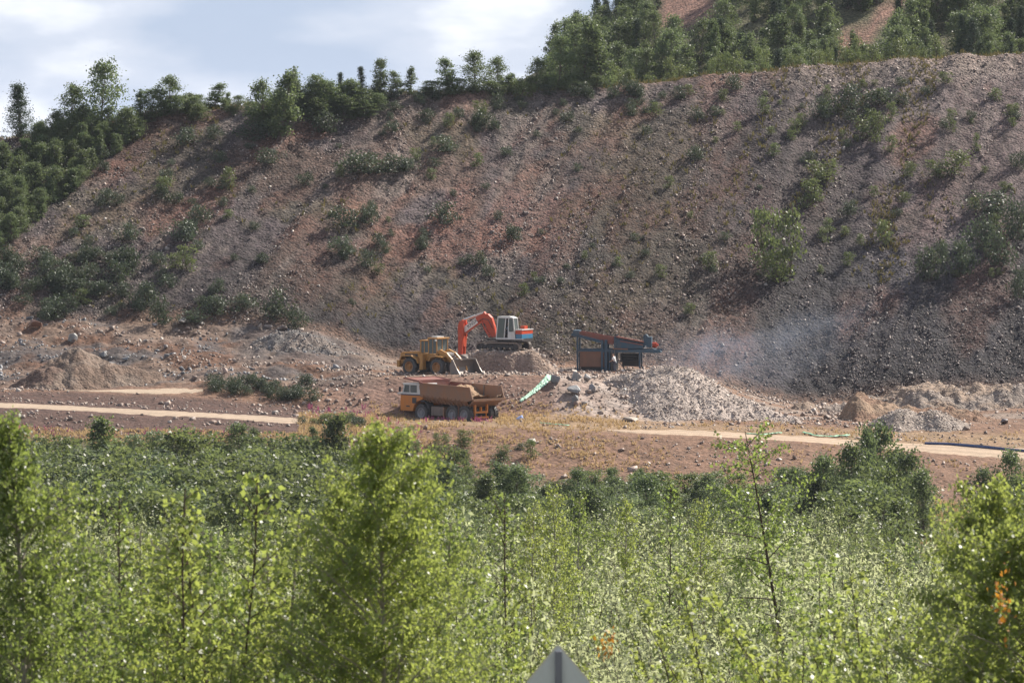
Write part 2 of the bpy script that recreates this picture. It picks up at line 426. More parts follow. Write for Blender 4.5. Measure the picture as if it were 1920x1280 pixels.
base = base * (1 - 0.36 * (1 - sstep(0.05, 0.55, T + .25 * (ns - .5))))[..., None] * (1 - 0.13 * (1 - sstep(500, 900, PG)))[..., None]
base = base * np.array((1.0, .95, .97)) * (0.46 * (0.62 + 0.76 * sstep(0.3, 0.7, big)) * (0.75 + 0.5 * fine))[..., None]
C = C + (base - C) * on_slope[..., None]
C = mixc(C, (0.22, 0.17, 0.09), sstep(1.03, 1.08, T))
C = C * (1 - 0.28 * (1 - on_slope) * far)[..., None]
C = C * (1 - leftbank[..., None] * np.array((0.32, 0.38, 0.40)))
C *= (0.86 + 0.28 * fbm(XG * 0.8, DG * 0.8, 51, 3))[..., None]

def part_grid(name, ra, rb, mat):
    nr_ = rb - ra
    v = np.stack([XG[ra:rb], DG[ra:rb], -H[ra:rb]], -1).reshape(-1, 3)
    me = np_mesh(name, v, 4, grid_faces(nr_, len(PX)), mat, {'soil': C[ra:rb].reshape(-1, 3)}, True)
    o = link(bpy.data.objects.new(name, me)); tag(o, kind='structure')
    return o
ks = int(np.searchsorted(DD, 435.5))
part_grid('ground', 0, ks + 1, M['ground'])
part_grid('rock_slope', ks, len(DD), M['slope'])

# gravel tracks, laid a few centimetres over the ground
def track(name, x0, x1, dfun, col):
    xs = np.arange(x0, x1 + 1, 5.0); ts = np.linspace(0, 1, 13)
    V = []; ta = np.clip(np.minimum(xs - x0, x1 - xs) / 130.0, 0.06, 1) ** .6
    d0 = np.array([dfun(x)[0] for x in xs]) + 0.5 * (fbm(xs * 0.03, xs * 0, 61) - 0.5); d1 = np.array([dfun(x)[1] for x in xs]) + 0.7 * (fbm(xs * 0.03, xs * 0, 63) - 0.5)
    d0 = d0 + 0.9 * (fbm(xs * .11, xs * 0, 66, 3) - .5); d1 = d1 + 1.1 * (fbm(xs * .09, xs * 0, 67, 3) - .5)
    dm = (d0 + d1) / 2; d0 = dm + (d0 - dm) * ta; d1 = dm + (d1 - dm) * ta
    for t in ts:
        d = d0 + (d1 - d0) * t
        z = terr(xs, d) + 0.05 - 0.12 * (abs(t - 0.5) > 0.49)
        V.append(np.stack([(xs - 960) / F * d, d, z], -1))
    V = np.array(V)
    rut = np.array([1 - 0.26 * math.exp(-((t - 0.3) / 0.08) ** 2) - 0.26 * math.exp(-((t - 0.7) / 0.08) ** 2) for t in ts])
    c = np.zeros(V.shape) + np.array(col)
    c *= (rut[:, None] * (0.85 + 0.3 * fbm(V[..., 0] * 0.4, V[..., 1] * 1.2, 65)))[..., None]
    me = np_mesh(name, V.reshape(-1, 3), 4, grid_faces(len(ts), len(xs)), M['road'], {'soil': c.reshape(-1, 3)}, True)
    o = link(bpy.data.objects.new(name, me)); tag(o, kind='structure')
    return o
track('gravel_road', -900, 650, lambda x: (385.6 + 0.3 * math.sin(x * .02), 390.3), (0.40, 0.305, 0.225))
track('gravel_road', 1140, 2800, lambda x: (385.9, 390.6 if x < 1750 else 390.9), (0.43, 0.32, 0.23))
track('gravel_road', 120, 384, lambda x: (402.0 + 0.4 * max(0, (300 - x) / 150), 403.6 + 2.9 * min(1, max(0, (x - 100) / 230))), (0.42, 0.325, 0.24))

# ------------------------------------------------------------------ heaps of gravel and earth
def heap(name, label, cat, ridge, front=0.62, back=0.7, flat=0.0, col=(0.3, 0.25, 0.2), col2=None, rough=0.35, seed=0, reach=13, lump=3.0, group=None):
    r = np.array(ridge, float)
    xs = np.arange(r[0, 0] - 20, r[-1, 0] + 21, 2.5)
    dr = np.interp(xs, r[:, 0], r[:, 2]); yr = np.interp(xs, r[:, 0], r[:, 1], left=r[0, 1] + 20, right=r[-1, 1] + 20)
    kk = np.exp(-0.5 * (np.arange(-6, 7) / 2.2) ** 2); kk /= kk.sum()
    yr = np.convolve(np.pad(yr, 6, 'edge'), kk, 'valid')
    zr = -(yr - HZ) * dr / F
    d0, d1 = r[:, 2].min() - reach, r[:, 2].max() + 6
    ds = np.arange(d0, d1, 0.22)
    Dg, Pg = np.meshgrid(ds, xs, indexing='ij')
    X = (Pg - 960) / F * Dg
    t = Dg - dr[None] + 0.9 * (fbm(X * 0.5, X * 0, seed + 5, 3) - 0.5)
    a = np.maximum(np.abs(t) - flat, 0)
    a = np.sqrt(a * a + 0.16) - 0.4
    Z = zr[None] - a * np.where(t < 0, front, back)
    Z = Z + rough * (fbm(X * 0.55, Dg * 0.55, seed, 3) - 0.5) * 1.6 + rough * 0.8 * (fbm(X * lump, Dg * lump, seed + 9, 3) - 0.5)
    G = terr(Pg, Dg)
    keep = Z > G - 0.05
    Zc = np.maximum(Z, G - 0.30)
    f = grid_faces(len(ds), len(xs))
    kf = keep.ravel()[f].any(1)
    f = f[kf]
    used = np.unique(f); remap = np.full(Zc.size, -1); remap[used] = np.arange(len(used))
    v = np.stack([X, Dg, Zc], -1).reshape(-1, 3)[used]
    c0 = np.array(col) * 0.78; c2 = 0.78 * np.array(col2 if col2 is not None else col) 
    m = sstep(0.42, 0.6, fbm(X * 0.4, (Dg + Zc) * 0.4, seed + 21))[..., None]
    cc = ((c0 * (1 - m) + c2 * m) * (0.85 + 0.3 * fbm(X * 1.2, Dg * 1.2, seed + 31, 3))[..., None]).reshape(-1, 3)[used]
    me = np_mesh(name, v, 4, remap[f], M['heap'], {'soil': cc}, True)
    o = link(bpy.data.objects.new(name, me)); tag(o, label, cat, group)
    return o

heap('gravel_heap', 'large pale grey gravel heap spilling down in front of the blue crusher', 'gravel heap',
     [(1120, 722, 409), (1165, 704, 409), (1200, 693, 409), (1230, 684, 409), (1290, 690, 409), (1325, 708, 409), (1370, 735, 408), (1420, 757, 407), (1470, 777, 406), (1510, 795, 405)],
     0.60, 0.8, 0.2, (0.52, 0.43, 0.375), (0.43, 0.355, 0.31), 0.5, 1, 14, 2.2)
heap('earth_heap', 'brown conical earth heap with a long tail beside the rubble ridge', 'earth heap',
     [(1560, 792, 411), (1590, 757, 411), (1605, 738, 411), (1618, 730, 411), (1638, 744, 411), (1680, 756, 411), (1730, 763, 411), (1800, 768, 411), (1870, 779, 410), (1900, 792, 410)],
     0.55, 0.65, 0.2, (0.27, 0.16, 0.105), (0.34, 0.23, 0.155), 0.75, 2, 12)
heap('rubble_ridge', 'long ridge of grey-brown rubble at the foot of the dark slope', 'rubble heap',
     [(1455, 785, 424), (1500, 768, 424), (1545, 758, 424), (1600, 753, 424), (1650, 745, 424), (1700, 729, 424), (1735, 715, 424), (1758, 718, 424), (1800, 729, 424), (1850, 725, 424), (1920, 728, 424), (2060, 722, 424), (2200, 740, 424), (2300, 765, 424)],
     0.42, 0.8, 0.4, (0.36, 0.265, 0.20), (0.29, 0.235, 0.20), 0.9, 3, 16, 1.8)
heap('gravel_heap', 'low light grey gravel heap beside the right-hand track', 'gravel heap',
     [(1625, 797, 404), (1660, 779, 404), (1690, 766, 404), (1715, 773, 404), (1760, 771, 404), (1800, 785, 404), (1825, 800, 404)],
     0.6, 0.7, 0.2, (0.38, 0.32, 0.28), (0.32, 0.26, 0.22), 0.5, 4, 8, 2.5)
heap('earth_heap', 'pointed brown earth heap below the grey boulder', 'earth heap',
     [(50, 702, 411), (95, 672, 411), (125, 655, 411), (145, 651, 411), (190, 671, 411), (250, 689, 411), (310, 705, 411)],
     0.6, 0.7, 0.1, (0.20, 0.135, 0.10), (0.25, 0.185, 0.145), 0.55, 6, 9)
heap('earth_heap', 'low rounded earth heap by the start of the side track', 'earth heap',
     [(10, 728, 408), (55, 704, 408), (95, 688, 408), (125, 696, 408), (165, 714, 408), (200, 730, 408)],
     0.6, 0.7, 0.1, (0.18, 0.115, 0.088), (0.24, 0.175, 0.135), 0.5, 7, 8)
heap('rubble_mound', 'steep-cut rubble mound under the red excavator', 'rubble heap',
     [(868, 692, 420), (884, 664, 420), (895, 657, 420), (945, 656.5, 420), (1000, 656, 420), (1015, 668, 420), (1035, 688, 420), (1062, 706, 420)],
     1.9, 0.8, 2.5, (0.29, 0.205, 0.165), (0.37, 0.265, 0.205), 0.28, 8, 9)
heap('rubble_heap', 'dark grey stone heap rising behind the yellow wheel loader', 'rubble heap',
     [(470, 640, 430), (520, 618, 430), (560, 622, 430), (600, 634, 430), (640, 655, 430), (690, 676, 430), (735, 690, 430)],
     0.6, 0.7, 0.3, (0.17, 0.155, 0.15), (0.23, 0.185, 0.16), 0.7, 9, 10, 2)

# ------------------------------------------------------------------ loose stones
_box = np.array([(-1, -1, -1), (1, -1, -1), (1, 1, -1), (-1, 1, -1), (-1, -1, 1), (1, -1, 1), (1, 1, 1), (-1, 1, 1)], float)
_bf = np.array([(0, 3, 2, 1), (4, 5, 6, 7), (0, 1, 5, 4), (1, 2, 6, 5), (2, 3, 7, 6), (3, 0, 4, 7)])
def rand_rot(rng, n):
    q = rng.normal(size=(n, 4)); q /= np.linalg.norm(q, axis=1, keepdims=True)
    a, b, c, d = q.T
    return np.stack([np.stack([1 - 2 * (c * c + d * d), 2 * (b * c - a * d), 2 * (b * d + a * c)], -1),
                     np.stack([2 * (b * c + a * d), 1 - 2 * (b * b + d * d), 2 * (c * d - a * b)], -1),
                     np.stack([2 * (b * d - a * c), 2 * (c * d + a * b), 1 - 2 * (b * b + c * c)], -1)], 1)
def stones(name, label, P, size, col, seed):
    rng = np.random.default_rng(seed); n = len(P)
    v = _box[None] * (1 - 0.65 * rng.random((n, 8, 3)))
    v = v * np.stack([rng.uniform(.7, 1.3, n), rng.uniform(.6, 1.1, n), rng.uniform(.3, .75, n)], -1)[:, None, :]
    v = np.einsum('nij,nkj->nki', rand_rot(rng, n), v) * (size * 0.62)[:, None, None]
    v = v + P[:, None, :]
    f = (_bf[None] + (np.arange(n) * 8)[:, None, None]).reshape(-1, 4)
    me = np_mesh(name, v.reshape(-1, 3), 4, f, M['rock'], {'soil': np.repeat(col, 8, 0)})
    o = link(bpy.data.objects.new(name, me)); tag(o, label, None, None, 'stuff')
    return o
rng = np.random.default_rng(7)
def stone_cols(rng, n, a, b, light=0.1):
    t = rng.random((n, 1)); c = np.array(a) * (1 - t) + np.array(b) * t
    c *= rng.uniform(0.65, 1.35, (n, 1))
    l = rng.random(n) < light
    c[l] = np.array((0.36, 0.31, 0.275)) * rng.uniform(0.8, 1.25, (l.sum(), 1))
    return c
# slope: many stones, thick in streaks that run down the fall lines
n = 190000
px = rng.uniform(-500, 2500, n); t = rng.uniform(0.0, 1.04, n)
dc = np.interp(px, CX, CREST_D); d = 436 + (dc - 436) * t
x = (px - 960) / F * d; s = x - 13.5 * t
dens = 0.05 + 1.0 * sstep(0.52, 0.64, fbm(s * 0.5, t * 2.2, 45, 4)) + 0.4 * sstep(0.52, 0.62, fbm(x * 0.15, t * 5, 71, 3)) + 0.5 * (t < 0.3) * (px > 1000) + 0.6 * (t > 0.9) * (px > 1350)
keep = rng.random(n) < dens * 0.62
px, d, t, x, s = px[keep], d[keep], t[keep], x[keep], s[keep]
size = np.clip(rng.lognormal(math.log(0.098), 0.48, len(px)), 0.05, 0.42)
z = terr(px, d) + size * 0.12
grey = (sstep(1300, 1500, px) * (1 - sstep(0.3, 0.5, t)) + (fbm(s * .1, t * 3, 41, 4) > 0.55) * 0.6)[:, None]
cols = stone_cols(rng, len(px), (0.15, 0.10, 0.082), (0.19, 0.14, 0.12), 0.10)
cols = cols * (1 - 0.45 * np.clip(grey, 0, 1)) + np.array((0.10, 0.095, 0.105)) * 0.40 * np.clip(grey, 0, 1)
stones('rubble', 'angular broken stones strewn over the quarry slope', np.stack([x, d, z], -1), size, cols, 1)
# yard, banks and left terrace
n = 60000
px = rng.uniform(-300, 2300, n); d = rng.uniform(373, 436, n)
x = (px - 960) / F * d
rm = np.maximum(band(px, d, -5000, 600, 385, 391.3), np.maximum(band(px, d, 1120, 9000, 385, 391.3), band(px, d, 110, 395, 401.5, 407)))
dens = 0.18 + 0.8 * sstep(0.5, 0.62, fbm(x * 0.2, d * 0.25, 81, 3))
dens = dens * (1 - rm) * np.where(d < 402, 0.45, 1.0) * np.where((px > 700) & (px < 1200) & (d > 384) & (d < 401), 0.35, 1)
keep = rng.random(n) < dens * 0.75
px, d, x = px[keep], d[keep], x[keep]
size = np.clip(rng.lognormal(math.log(0.15), 0.5, len(px)), 0.06, 0.7)
cols = stone_cols(rng, len(px), (0.20, 0.13, 0.10), (0.28, 0.215, 0.18), 0.10)
g = (px < 640) & (d > 408) & (fbm(x * .18, d * .22, 35) > 0.5)
cols[g] = np.array((0.16, 0.157, 0.165)) * rng.uniform(.6, 1.4, (g.sum(), 1))
stones('gravel', 'loose stones on the banks and the working floor', np.stack([x, d, terr(px, d) + size * .1], -1), size, cols, 2)
# stones lying on the heaps: found by dropping on each heap mesh
def heap_stones(o, n, seed, a, b, smin=0.085, light=0.15):
    me = o.data; rg = np.random.default_rng(seed)
    co = np.empty(len(me.vertices) * 3, np.float32); me.vertices.foreach_get('co', co); co = co.reshape(-1, 3)
    q = co[rg.integers(0, len(co), n)] + np.array([1, 1, 0]) * rg.normal(0, 0.08, (n, 3))
    sz = np.clip(rg.lognormal(math.log(smin), 0.5, n), 0.06, 0.6)
    q[:, 2] += sz * 0.1
    return q, sz, stone_cols(rg, n, a, b, light)
P_, S_, C_ = [], [], []
for i, (o, n, a, b) in enumerate([(o, 5200 if 'pale' in o['label'] else 2600 if 'ridge' in o.name else 1300, (0.33, 0.262, 0.225), (0.43, 0.355, 0.31)) for o in list(COL.objects) if o.get('category') in ('gravel heap', 'rubble heap')]):
    if 'dark grey' in o['label']: a, b = (0.15, 0.145, 0.15), (0.25, 0.22, 0.205)
    q, sz, c = heap_stones(o, n, 30 + i, a, b)
    P_.append(q); S_.append(sz); C_.append(c)
stones('gravel', 'crushed stone scattered over the gravel and rubble heaps', np.concatenate(P_), np.concatenate(S_), np.concatenate(C_), 3)

# boulders one can point at
import bmesh
def boulder(px, d, w_, h_, col, label, seed, dz=0.0, flat=1.0):
    rg = np.random.default_rng(seed)
    bm = bmesh.new()
    p = rg.normal(size=(11, 3)); p /= np.linalg.norm(p, axis=1, keepdims=True); p *= rg.uniform(.72, 1.05, (11, 1))
    for q in p: bm.verts.new((q[0] * w_ / 2, q[1] * w_ * .42, (q[2] * .5 + .32) * h_))
    r = bmesh.ops.convex_hull(bm, input=bm.verts)
    bmesh.ops.delete(bm, geom=[g for g in r['geom_interior'] if isinstance(g, bmesh.types.BMVert)], context='VERTS')
    bmesh.ops.bevel(bm, geom=bm.edges[:], offset=0.018 * w_, segments=1, affect='EDGES')
    me = bpy.data.meshes.new('boulder'); bm.to_mesh(me); bm.free()
    at = me.attributes.new('soil', 'FLOAT_COLOR', 'POINT')
    for i in range(len(me.vertices)): at.data[i].color = (col[0] * _s, col[1] * _s, col[2] * _s, 1)
    me.materials.append(M['rock'])
    o = link(bpy.data.objects.new('boulder', me)); o.location = world(px, d) + Vector((0, 0, dz)); o.rotation_euler = (0, 0, rg.uniform(0, 6))
    tag(o, label, 'boulder')
    return o
_s = 0.75
GR = (0.30, 0.30, 0.30); BR = (0.30, 0.20, 0.16); PK = (0.46, 0.33, 0.28)
def bo(px, py, w_, h_, col, label, seed, d0=400):
    d = hit(px, py, d0) or 430
    boulder(px, d, w_ * d / F, h_ * d / F, col, label, seed)
bo(66, 617, 30, 24, (0.33, 0.19, 0.14), 'reddish-brown boulder on the terrace edge, alone among earth', 1)
bo(135, 641, 26, 22, (0.40, 0.40, 0.39), 'light grey slab boulder just above the pointed earth heap', 2)
bo(345, 609, 42, 16, (0.38, 0.34, 0.31), 'wide flat grey slab on the terrace edge by the shrubs', 3)
bo(376, 611, 30, 9, (0.36, 0.32, 0.29), 'thin flat slab lying against the wide grey slab', 4)
bo(290, 611, 18, 9, (0.33, 0.30, 0.29), 'small grey slab at the foot of a tall terrace shrub', 5)
bo(489, 620, 14, 17, (0.48, 0.38, 0.31), 'upright cream boulder at the head of the dark stone heap', 6)
bo(504, 616, 24, 12, (0.34, 0.28, 0.25), 'flat brown boulder beside the upright cream one', 7)
bo(531, 620, 26, 15, (0.32, 0.25, 0.22), 'squarish brown boulder on the dark stone heap', 8)
bo(421, 700, 18, 17, PK, 'pale pink boulder above the end of the side track', 9)
bo(605, 683, 13, 10, (0.55, 0.45, 0.4), 'small near-white boulder on the rubble bank behind the loader', 10)
bo(192, 672, 20, 18, (0.25, 0.25, 0.26), 'dark grey boulder on the bank above the earth heap tail', 11)
bo(236, 676, 22, 14, (0.24, 0.24, 0.25), 'grey boulder low on the terrace bank', 12)
bo(85, 728, 12, 9, PK, 'small pinkish boulder beside the low rounded earth heap', 13)
bo(310, 655, 13, 10, (0.27, 0.23, 0.22), 'dark brown boulder halfway up the terrace bank', 14)
bo(1042, 722, 26, 28, (0.25, 0.25, 0.265), 'dark blue-grey boulder at the top end of the green sheeting', 15)
bo(1078, 712, 34, 22, (0.34, 0.34, 0.35), 'large pale grey boulder on the crest before the crusher', 16)
bo(1100, 716, 22, 22, (0.36, 0.34, 0.33), 'pointed light grey boulder beside the large pale one', 17)
bo(1075, 742, 40, 26, (0.27, 0.275, 0.29), 'broad blue-grey boulder on the bank under the crest', 18)
bo(1112, 735, 28, 20, (0.30, 0.29, 0.30), 'grey boulder half sunk in the bank under the crusher', 19)
bo(1079, 756, 20, 24, (0.26, 0.27, 0.28), 'tall dark boulder lowest on the bank near the dry grass', 20)
bo(1097, 760, 16, 10, (0.33, 0.32, 0.32), 'small grey boulder at the foot of the bank', 21)
bo(1172, 736, 14, 10, (0.40, 0.41, 0.42), 'bluish boulder on the pale bank below the crusher', 22)
bo(1185, 790, 60, 12, (0.40, 0.33, 0.27), 'long flat sandy slab in the dry grass by the track', 23, 385)
bo(1168, 698, 12, 7, (0.75, 0.75, 0.75), 'white lump of stone at the feet of the crusher worker', 24, 416)
bo(968, 670, 16, 7, (0.58, 0.50, 0.45), 'pale slab lying on the excavator mound', 25, 412)
bo(1052, 700, 14, 13, (0.46, 0.38, 0.33), 'cream block at the right foot of the excavator mound', 26)
bo(1352, 700, 12, 9, (0.42, 0.40, 0.40), 'light grey boulder at the slope foot right of the gravel heap', 27)
bo(1885, 795, 20, 14, (0.20, 0.17, 0.17), 'dark boulder on the bank above the blue pipe', 28)

# ------------------------------------------------------------------ machines
class MB:
    def __init__(s): s.v = []; s.f = []
    def add(s, vs, fs):
        b = len(s.v); s.v += [tuple(v) for v in vs]; s.f += [tuple(i + b for i in f) for f in fs]; return s
    def box(s, x0, x1, y0, y1, z0, z1):
        return s.hexa([(x0, y0, z0), (x1, y0, z0), (x1, y1, z0), (x0, y1, z0), (x0, y0, z1), (x1, y0, z1), (x1, y1, z1), (x0, y1, z1)])
    def hexa(s, p):
        return s.add(p, [(0, 3, 2, 1), (4, 5, 6, 7), (0, 1, 5, 4), (1, 2, 6, 5), (2, 3, 7, 6), (3, 0, 4, 7)])
    def prism(s, poly, y0, y1, y0b=None, y1b=None):
        """polygon in x-z, extruded in y"""
        n = len(poly)
        vs = [(x, y0, z) for x, z in poly] + [(x, y1, z) for x, z in poly]
        return s.add(vs, [tuple(range(n)), tuple(range(2 * n - 1, n - 1, -1))] + [(i, n + i, n + (i + 1) % n, (i + 1) % n) for i in range(n)])
    def bar(s, p, q, w_, h_=None):
        p = Vector(p); q = Vector(q); h_ = h_ or w_
        d = (q - p).normalized(); up = Vector((0, 0, 1)) if abs(d.z) < 0.9 else Vector((1, 0, 0))
        a = d.cross(up).normalized() * w_ / 2; b = a.cross(d).normalized() * h_ / 2
        return s.hexa([p - a - b, p + a - b, p + a + b, p - a + b, q - a - b, q + a - b, q + a + b, q - a + b])
    def cyl(s, p, q, r, r2=None, n=14):
        p = Vector(p); q = Vector(q); r2 = r if r2 is None else r2
        d = (q - p).normalized(); up = Vector((0, 0, 1)) if abs(d.z) < 0.9 else Vector((1, 0, 0))
        a = d.cross(up).normalized(); b = a.cross(d)
        vs = [c + (a * math.cos(t) + b * math.sin(t)) * rr for c, rr in ((p, r), (q, r2)) for t in (2 * math.pi * i / n for i in range(n))]
        return s.add(vs, [tuple(range(n))[::-1], tuple(range(n, 2 * n))] + [(i, (i + 1) % n, n + (i + 1) % n, n + i) for i in range(n)])
    def tube(s, pts, r, n=7):
        for a, b in zip(pts, pts[1:]): s.cyl(a, b, r, n=n)
        return s
    def lathe(s, prof, c, n=28):
        """profile [(radius, y)] turned round the y axis through c"""
        k = len(prof); vs = []
        for i in range(n):
            t = 2 * math.pi * i / n
            vs += [(c[0] + r * math.cos(t), c[1] + y, c[2] + r * math.sin(t)) for r, y in prof]
        return s.add(vs, [(i * k + j, i * k + j + 1, ((i + 1) % n) * k + j + 1, ((i + 1) % n) * k + j) for i in range(n) for j in range(k - 1)])
    def build(s, name, mat, parent=None, bevel=0.0):
        me = bpy.data.meshes.new(name)
        me.from_pydata(s.v, [], s.f)
        me.materials.append(mat)
        bm = bmesh.new(); bm.from_mesh(me)
        bmesh.ops.recalc_face_normals(bm, faces=bm.faces[:])
        bm.to_mesh(me); bm.free()
        o = link(bpy.data.objects.new(name, me), parent)
        if bevel:
            b = o.modifiers.new('edge', 'BEVEL'); b.width = bevel; b.segments = 2; b.limit_method = 'ANGLE'
        return o
def empty(name, loc, rz=0.0, tilt=(0, 0)):
    o = bpy.data.objects.new(name, None); o.empty_display_size = 0.3
    link(o); o.location = loc; o.rotation_euler = (tilt[0], tilt[1], rz)
    return o
DIRT = (0.23, 0.165, 0.12)
M['orange'] = paint('worn_orange_paint', (0.60, 0.20, 0.022), 0.5, 0, 0.5, (0.34, 0.18, 0.08))
M['white'] = paint('dusty_white_paint', (0.66, 0.67, 0.66), 0.45, 0, 0.45, (0.40, 0.35, 0.30))
M['yellow'] = paint('worn_yellow_paint', (0.52, 0.245, 0.045), 0.5, 0, 0.75, (0.22, 0.14, 0.08))
M['red'] = paint('red_machine_paint', (0.56, 0.06, 0.018), 0.4, 0, 0.35, (0.30, 0.12, 0.07))
M['body'] = paint('muddy_dump_body', (0.31, 0.15, 0.072), 0.7, 0, 0.85, (0.20, 0.145, 0.115), 1.3)
M['rust'] = paint('rusty_red_steel', (0.22, 0.062, 0.045), 0.65, 0, 0.7, (0.17, 0.10, 0.075))
M['steel'] = paint('bare_worn_steel', (0.20, 0.18, 0.17), 0.38, 0.55, 0.6, (0.19, 0.145, 0.115))
M['blue'] = paint('faded_blue_paint', (0.022, 0.075, 0.125), 0.55, 0, 0.6, (0.10, 0.085, 0.08))
M['stripe_blue'] = paint('bright_blue_paint', (0.03, 0.20, 0.36), 0.4, 0, 0.3)
M['dark'] = paint('oily_black_steel', (0.03, 0.03, 0.035), 0.55, 0, 0.4, (0.10, 0.08, 0.065))
M['tyre'] = paint('dusty_tyre_rubber', (0.035, 0.036, 0.04), 0.6, 0, 0.5, (0.15, 0.125, 0.105), 3)
M['rim'] = paint('grey_wheel_rim', (0.27, 0.27, 0.29), 0.5, 0, 0.5, (0.17, 0.13, 0.11))
M['rim_yellow'] = paint('yellow_wheel_rim', (0.46, 0.20, 0.05), 0.55, 0, 0.6, (0.2, 0.12, 0.08))
M['chrome'] = paint('bright_piston_steel', (0.75, 0.72, 0.68), 0.3, 0.6, 0.15)
M['glass'] = paint('dark_cab_glass', (0.11, 0.14, 0.14), 0.12, 0, 0.25, (0.20, 0.20, 0.18))
M['board'] = paint('brown_hopper_boards', (0.24, 0.12, 0.075), 0.75, 0, 0.7, (0.15, 0.095, 0.07))
M['pale'] = paint('cream_sticker', (0.82, 0.74, 0.68), 0.5, 0, 0.2)
M['ink'] = paint('dark_lettering', (0.02, 0.04, 0.04), 0.5, 0, 0.1)
M['load'] = soil_mat('loaded_soil', 4.0, 0.6, 0.4)

def wheel(parent, c, r, wid, rim_mat, twin=False, side=1, hub=0.45):
    """tyre with lugs and dished rim; side=+1 shows its outer face towards +y"""
    root = MB()
    h = wid / 2
    prof = [(r * hub * 1.1, -h * .8), (r * .72, -h), (r * .93, -h * .92), (r, -h * .62), (r, h * .62), (r * .93, h * .92), (r * .72, h), (r * hub * 1.1, h * .8)]
    root.lathe(prof, c)
    for i in range(22):
        t = 2 * math.pi * i / 22
        for sgn, off in ((1, 0), (-1, math.pi / 22)):
            a = t + off
            p = Vector((c[0] + r * 1.0 * math.cos(a), c[1] + sgn * h * .1, c[2] + r * 1.0 * math.sin(a)))
            q = Vector((c[0] + r * .985 * math.cos(a + .12), c[1] + sgn * h * .86, c[2] + r * .985 * math.sin(a + .12)))
            root.bar(p, q, r * .085, r * .085)
    ty = root.build('wheel', M['tyre'], parent)
    rm = MB()
    y = side * h
    rm.lathe([(r * .60, y * .82), (r * .57, y * .95), (r * .50, y * .90), (r * .40, y * .45), (r * .22, y * .42), (r * .20, y * .75), (r * .02, y * .78)], c, 24)
    for i in range(8):
        a = 2 * math.pi * i / 8
        p = Vector((c[0] + r * .31 * math.cos(a), c[1] + y * .44, c[2] + r * .31 * math.sin(a)))
        rm.cyl(p, p + Vector((0, y * .10, 0)), r * .035, n=6)
    rm.build('rim', rim_mat, ty)
    return ty

# ---------------------------------------------- dump truck: facing left and away, seen from its left rear quarter
tp = world(845, 400.0)
tp.z = -(791 - HZ) * 400 / F
truck = empty('dump_truck', tp, math.radians(135))
tag(truck, 'orange three-axle dump truck with white cab and muddy tipper body', 'dump truck')
W2 = 1.9
m = MB(); m.box(-3.9, 4.2, .42, .62, .95, 1.35); m.box(-3.9, 4.2, -.62, -.42, .95, 1.35)
for x in (-3.9, -2.2, -.4, 1.2, 2.6, 4.0): m.box(x, x + .2, -.415, .415, 1.0, 1.28)
for x in (-3.45, -1.95, 1.95): m.cyl((x, -1.5, .80), (x, 1.5, .80), .17)
m.build('chassis', M['dark'], truck)
m = MB()
m.prism([(4.5, .92), (4.52, 1.6), (4.46, 2.32), (1.75, 2.32), (1.62, 2.02), (1.95, 1.92), (2.35, 1.78), (2.68, 1.5), (2.86, 1.15), (2.9, .92)], -1.75, 1.86)
cl = m.build('cab_base', M['orange'], truck, 0.04)
MB().box(2.45, 2.95, 1.855, 1.90, 1.62, 2.12).build('vent_panel', M['dark'], cl)
MB().box(3.3, 3.75, 1.855, 1.875, 1.28, 1.40).build('step', M['dark'], cl)
MB().box(1.72, 4.40, 1.78, 1.885, 2.322, 2.40).build('blue_strip', M['blue'], cl)
for s in (-1.2, 1.3): MB().cyl((4.50, s, 1.35), (4.56, s, 1.35), .14).build('headlight', M['glass'], cl)
MB().box(4.52, 4.62, -1.7, 1.8, .78, 1.02).build('bumper', M['dark'], cl)
m = MB()   # cab shell: four posts, sills and roof around real openings
m.prism([(4.42, 2.41), (4.42, 2.56), (1.78, 2.56), (1.78, 2.41)], .02, 1.84)
m.prism([(4.15, 3.22), (4.25, 3.36), (1.75, 3.40), (1.72, 3.22)], -.02, 1.87)
m.prism([(4.28, 2.56), (4.08, 3.22), (3.98, 3.22), (4.16, 2.56)], 1.72, 1.84); m.prism([(4.28, 2.56), (4.08, 3.22), (3.98, 3.22), (4.16, 2.56)], .02, .14)
m.box(3.28, 3.36, 1.74, 1.84, 2.56, 3.22); m.box(1.78, 2.42, 1.72, 1.84, 2.56, 3.22)
m.box(1.78, 1.92, .02, 1.71, 2.56, 3.22); m.box(1.92, 4.1, .02, .10, 2.57, 3.21)
ch = m.build('cab_shell', M['white'], truck, 0.02)
MB().prism([(4.9, 2.38), (4.86, 2.52), (4.43, 2.58), (4.43, 2.38)], .1, 1.86).build('front_ledge', M['white'], ch)
MB().box(2.43, 3.27, 1.76, 1.79, 2.565, 3.215).build('side_window', M['glass'], ch)
MB().prism([(3.37, 2.565), (4.14, 2.565), (3.97, 3.215), (3.37, 3.215)], 1.76, 1.79).build('side_window', M['glass'], ch)
MB().prism([(4.22, 2.57), (4.03, 3.21), (4.0, 3.21), (4.19, 2.57)], .15, 1.71).build('windscreen', M['glass'], ch)
MB().box(2.3, 2.85, .6, 1.3, 2.0, 3.0).build('driver_seat', M['dark'], ch)
MB().bar((4.2, 1.9, 2.75), (4.25, 2.15, 2.8), .03).box(4.18, 4.26, 2.1, 2.3, 2.62, 3.05).build('mirror', M['dark'], ch)
for x, tw in ((1.95, 0), (-1.95, 1), (-3.45, 1)):
    for sd in (1, -1):
        wheel(truck, (x, sd * 1.55, .80), .80, .48, M['rim'], side=sd)
        if tw: wheel(truck, (x, sd * .98, .80), .79, .46, M['rim'], side=sd)
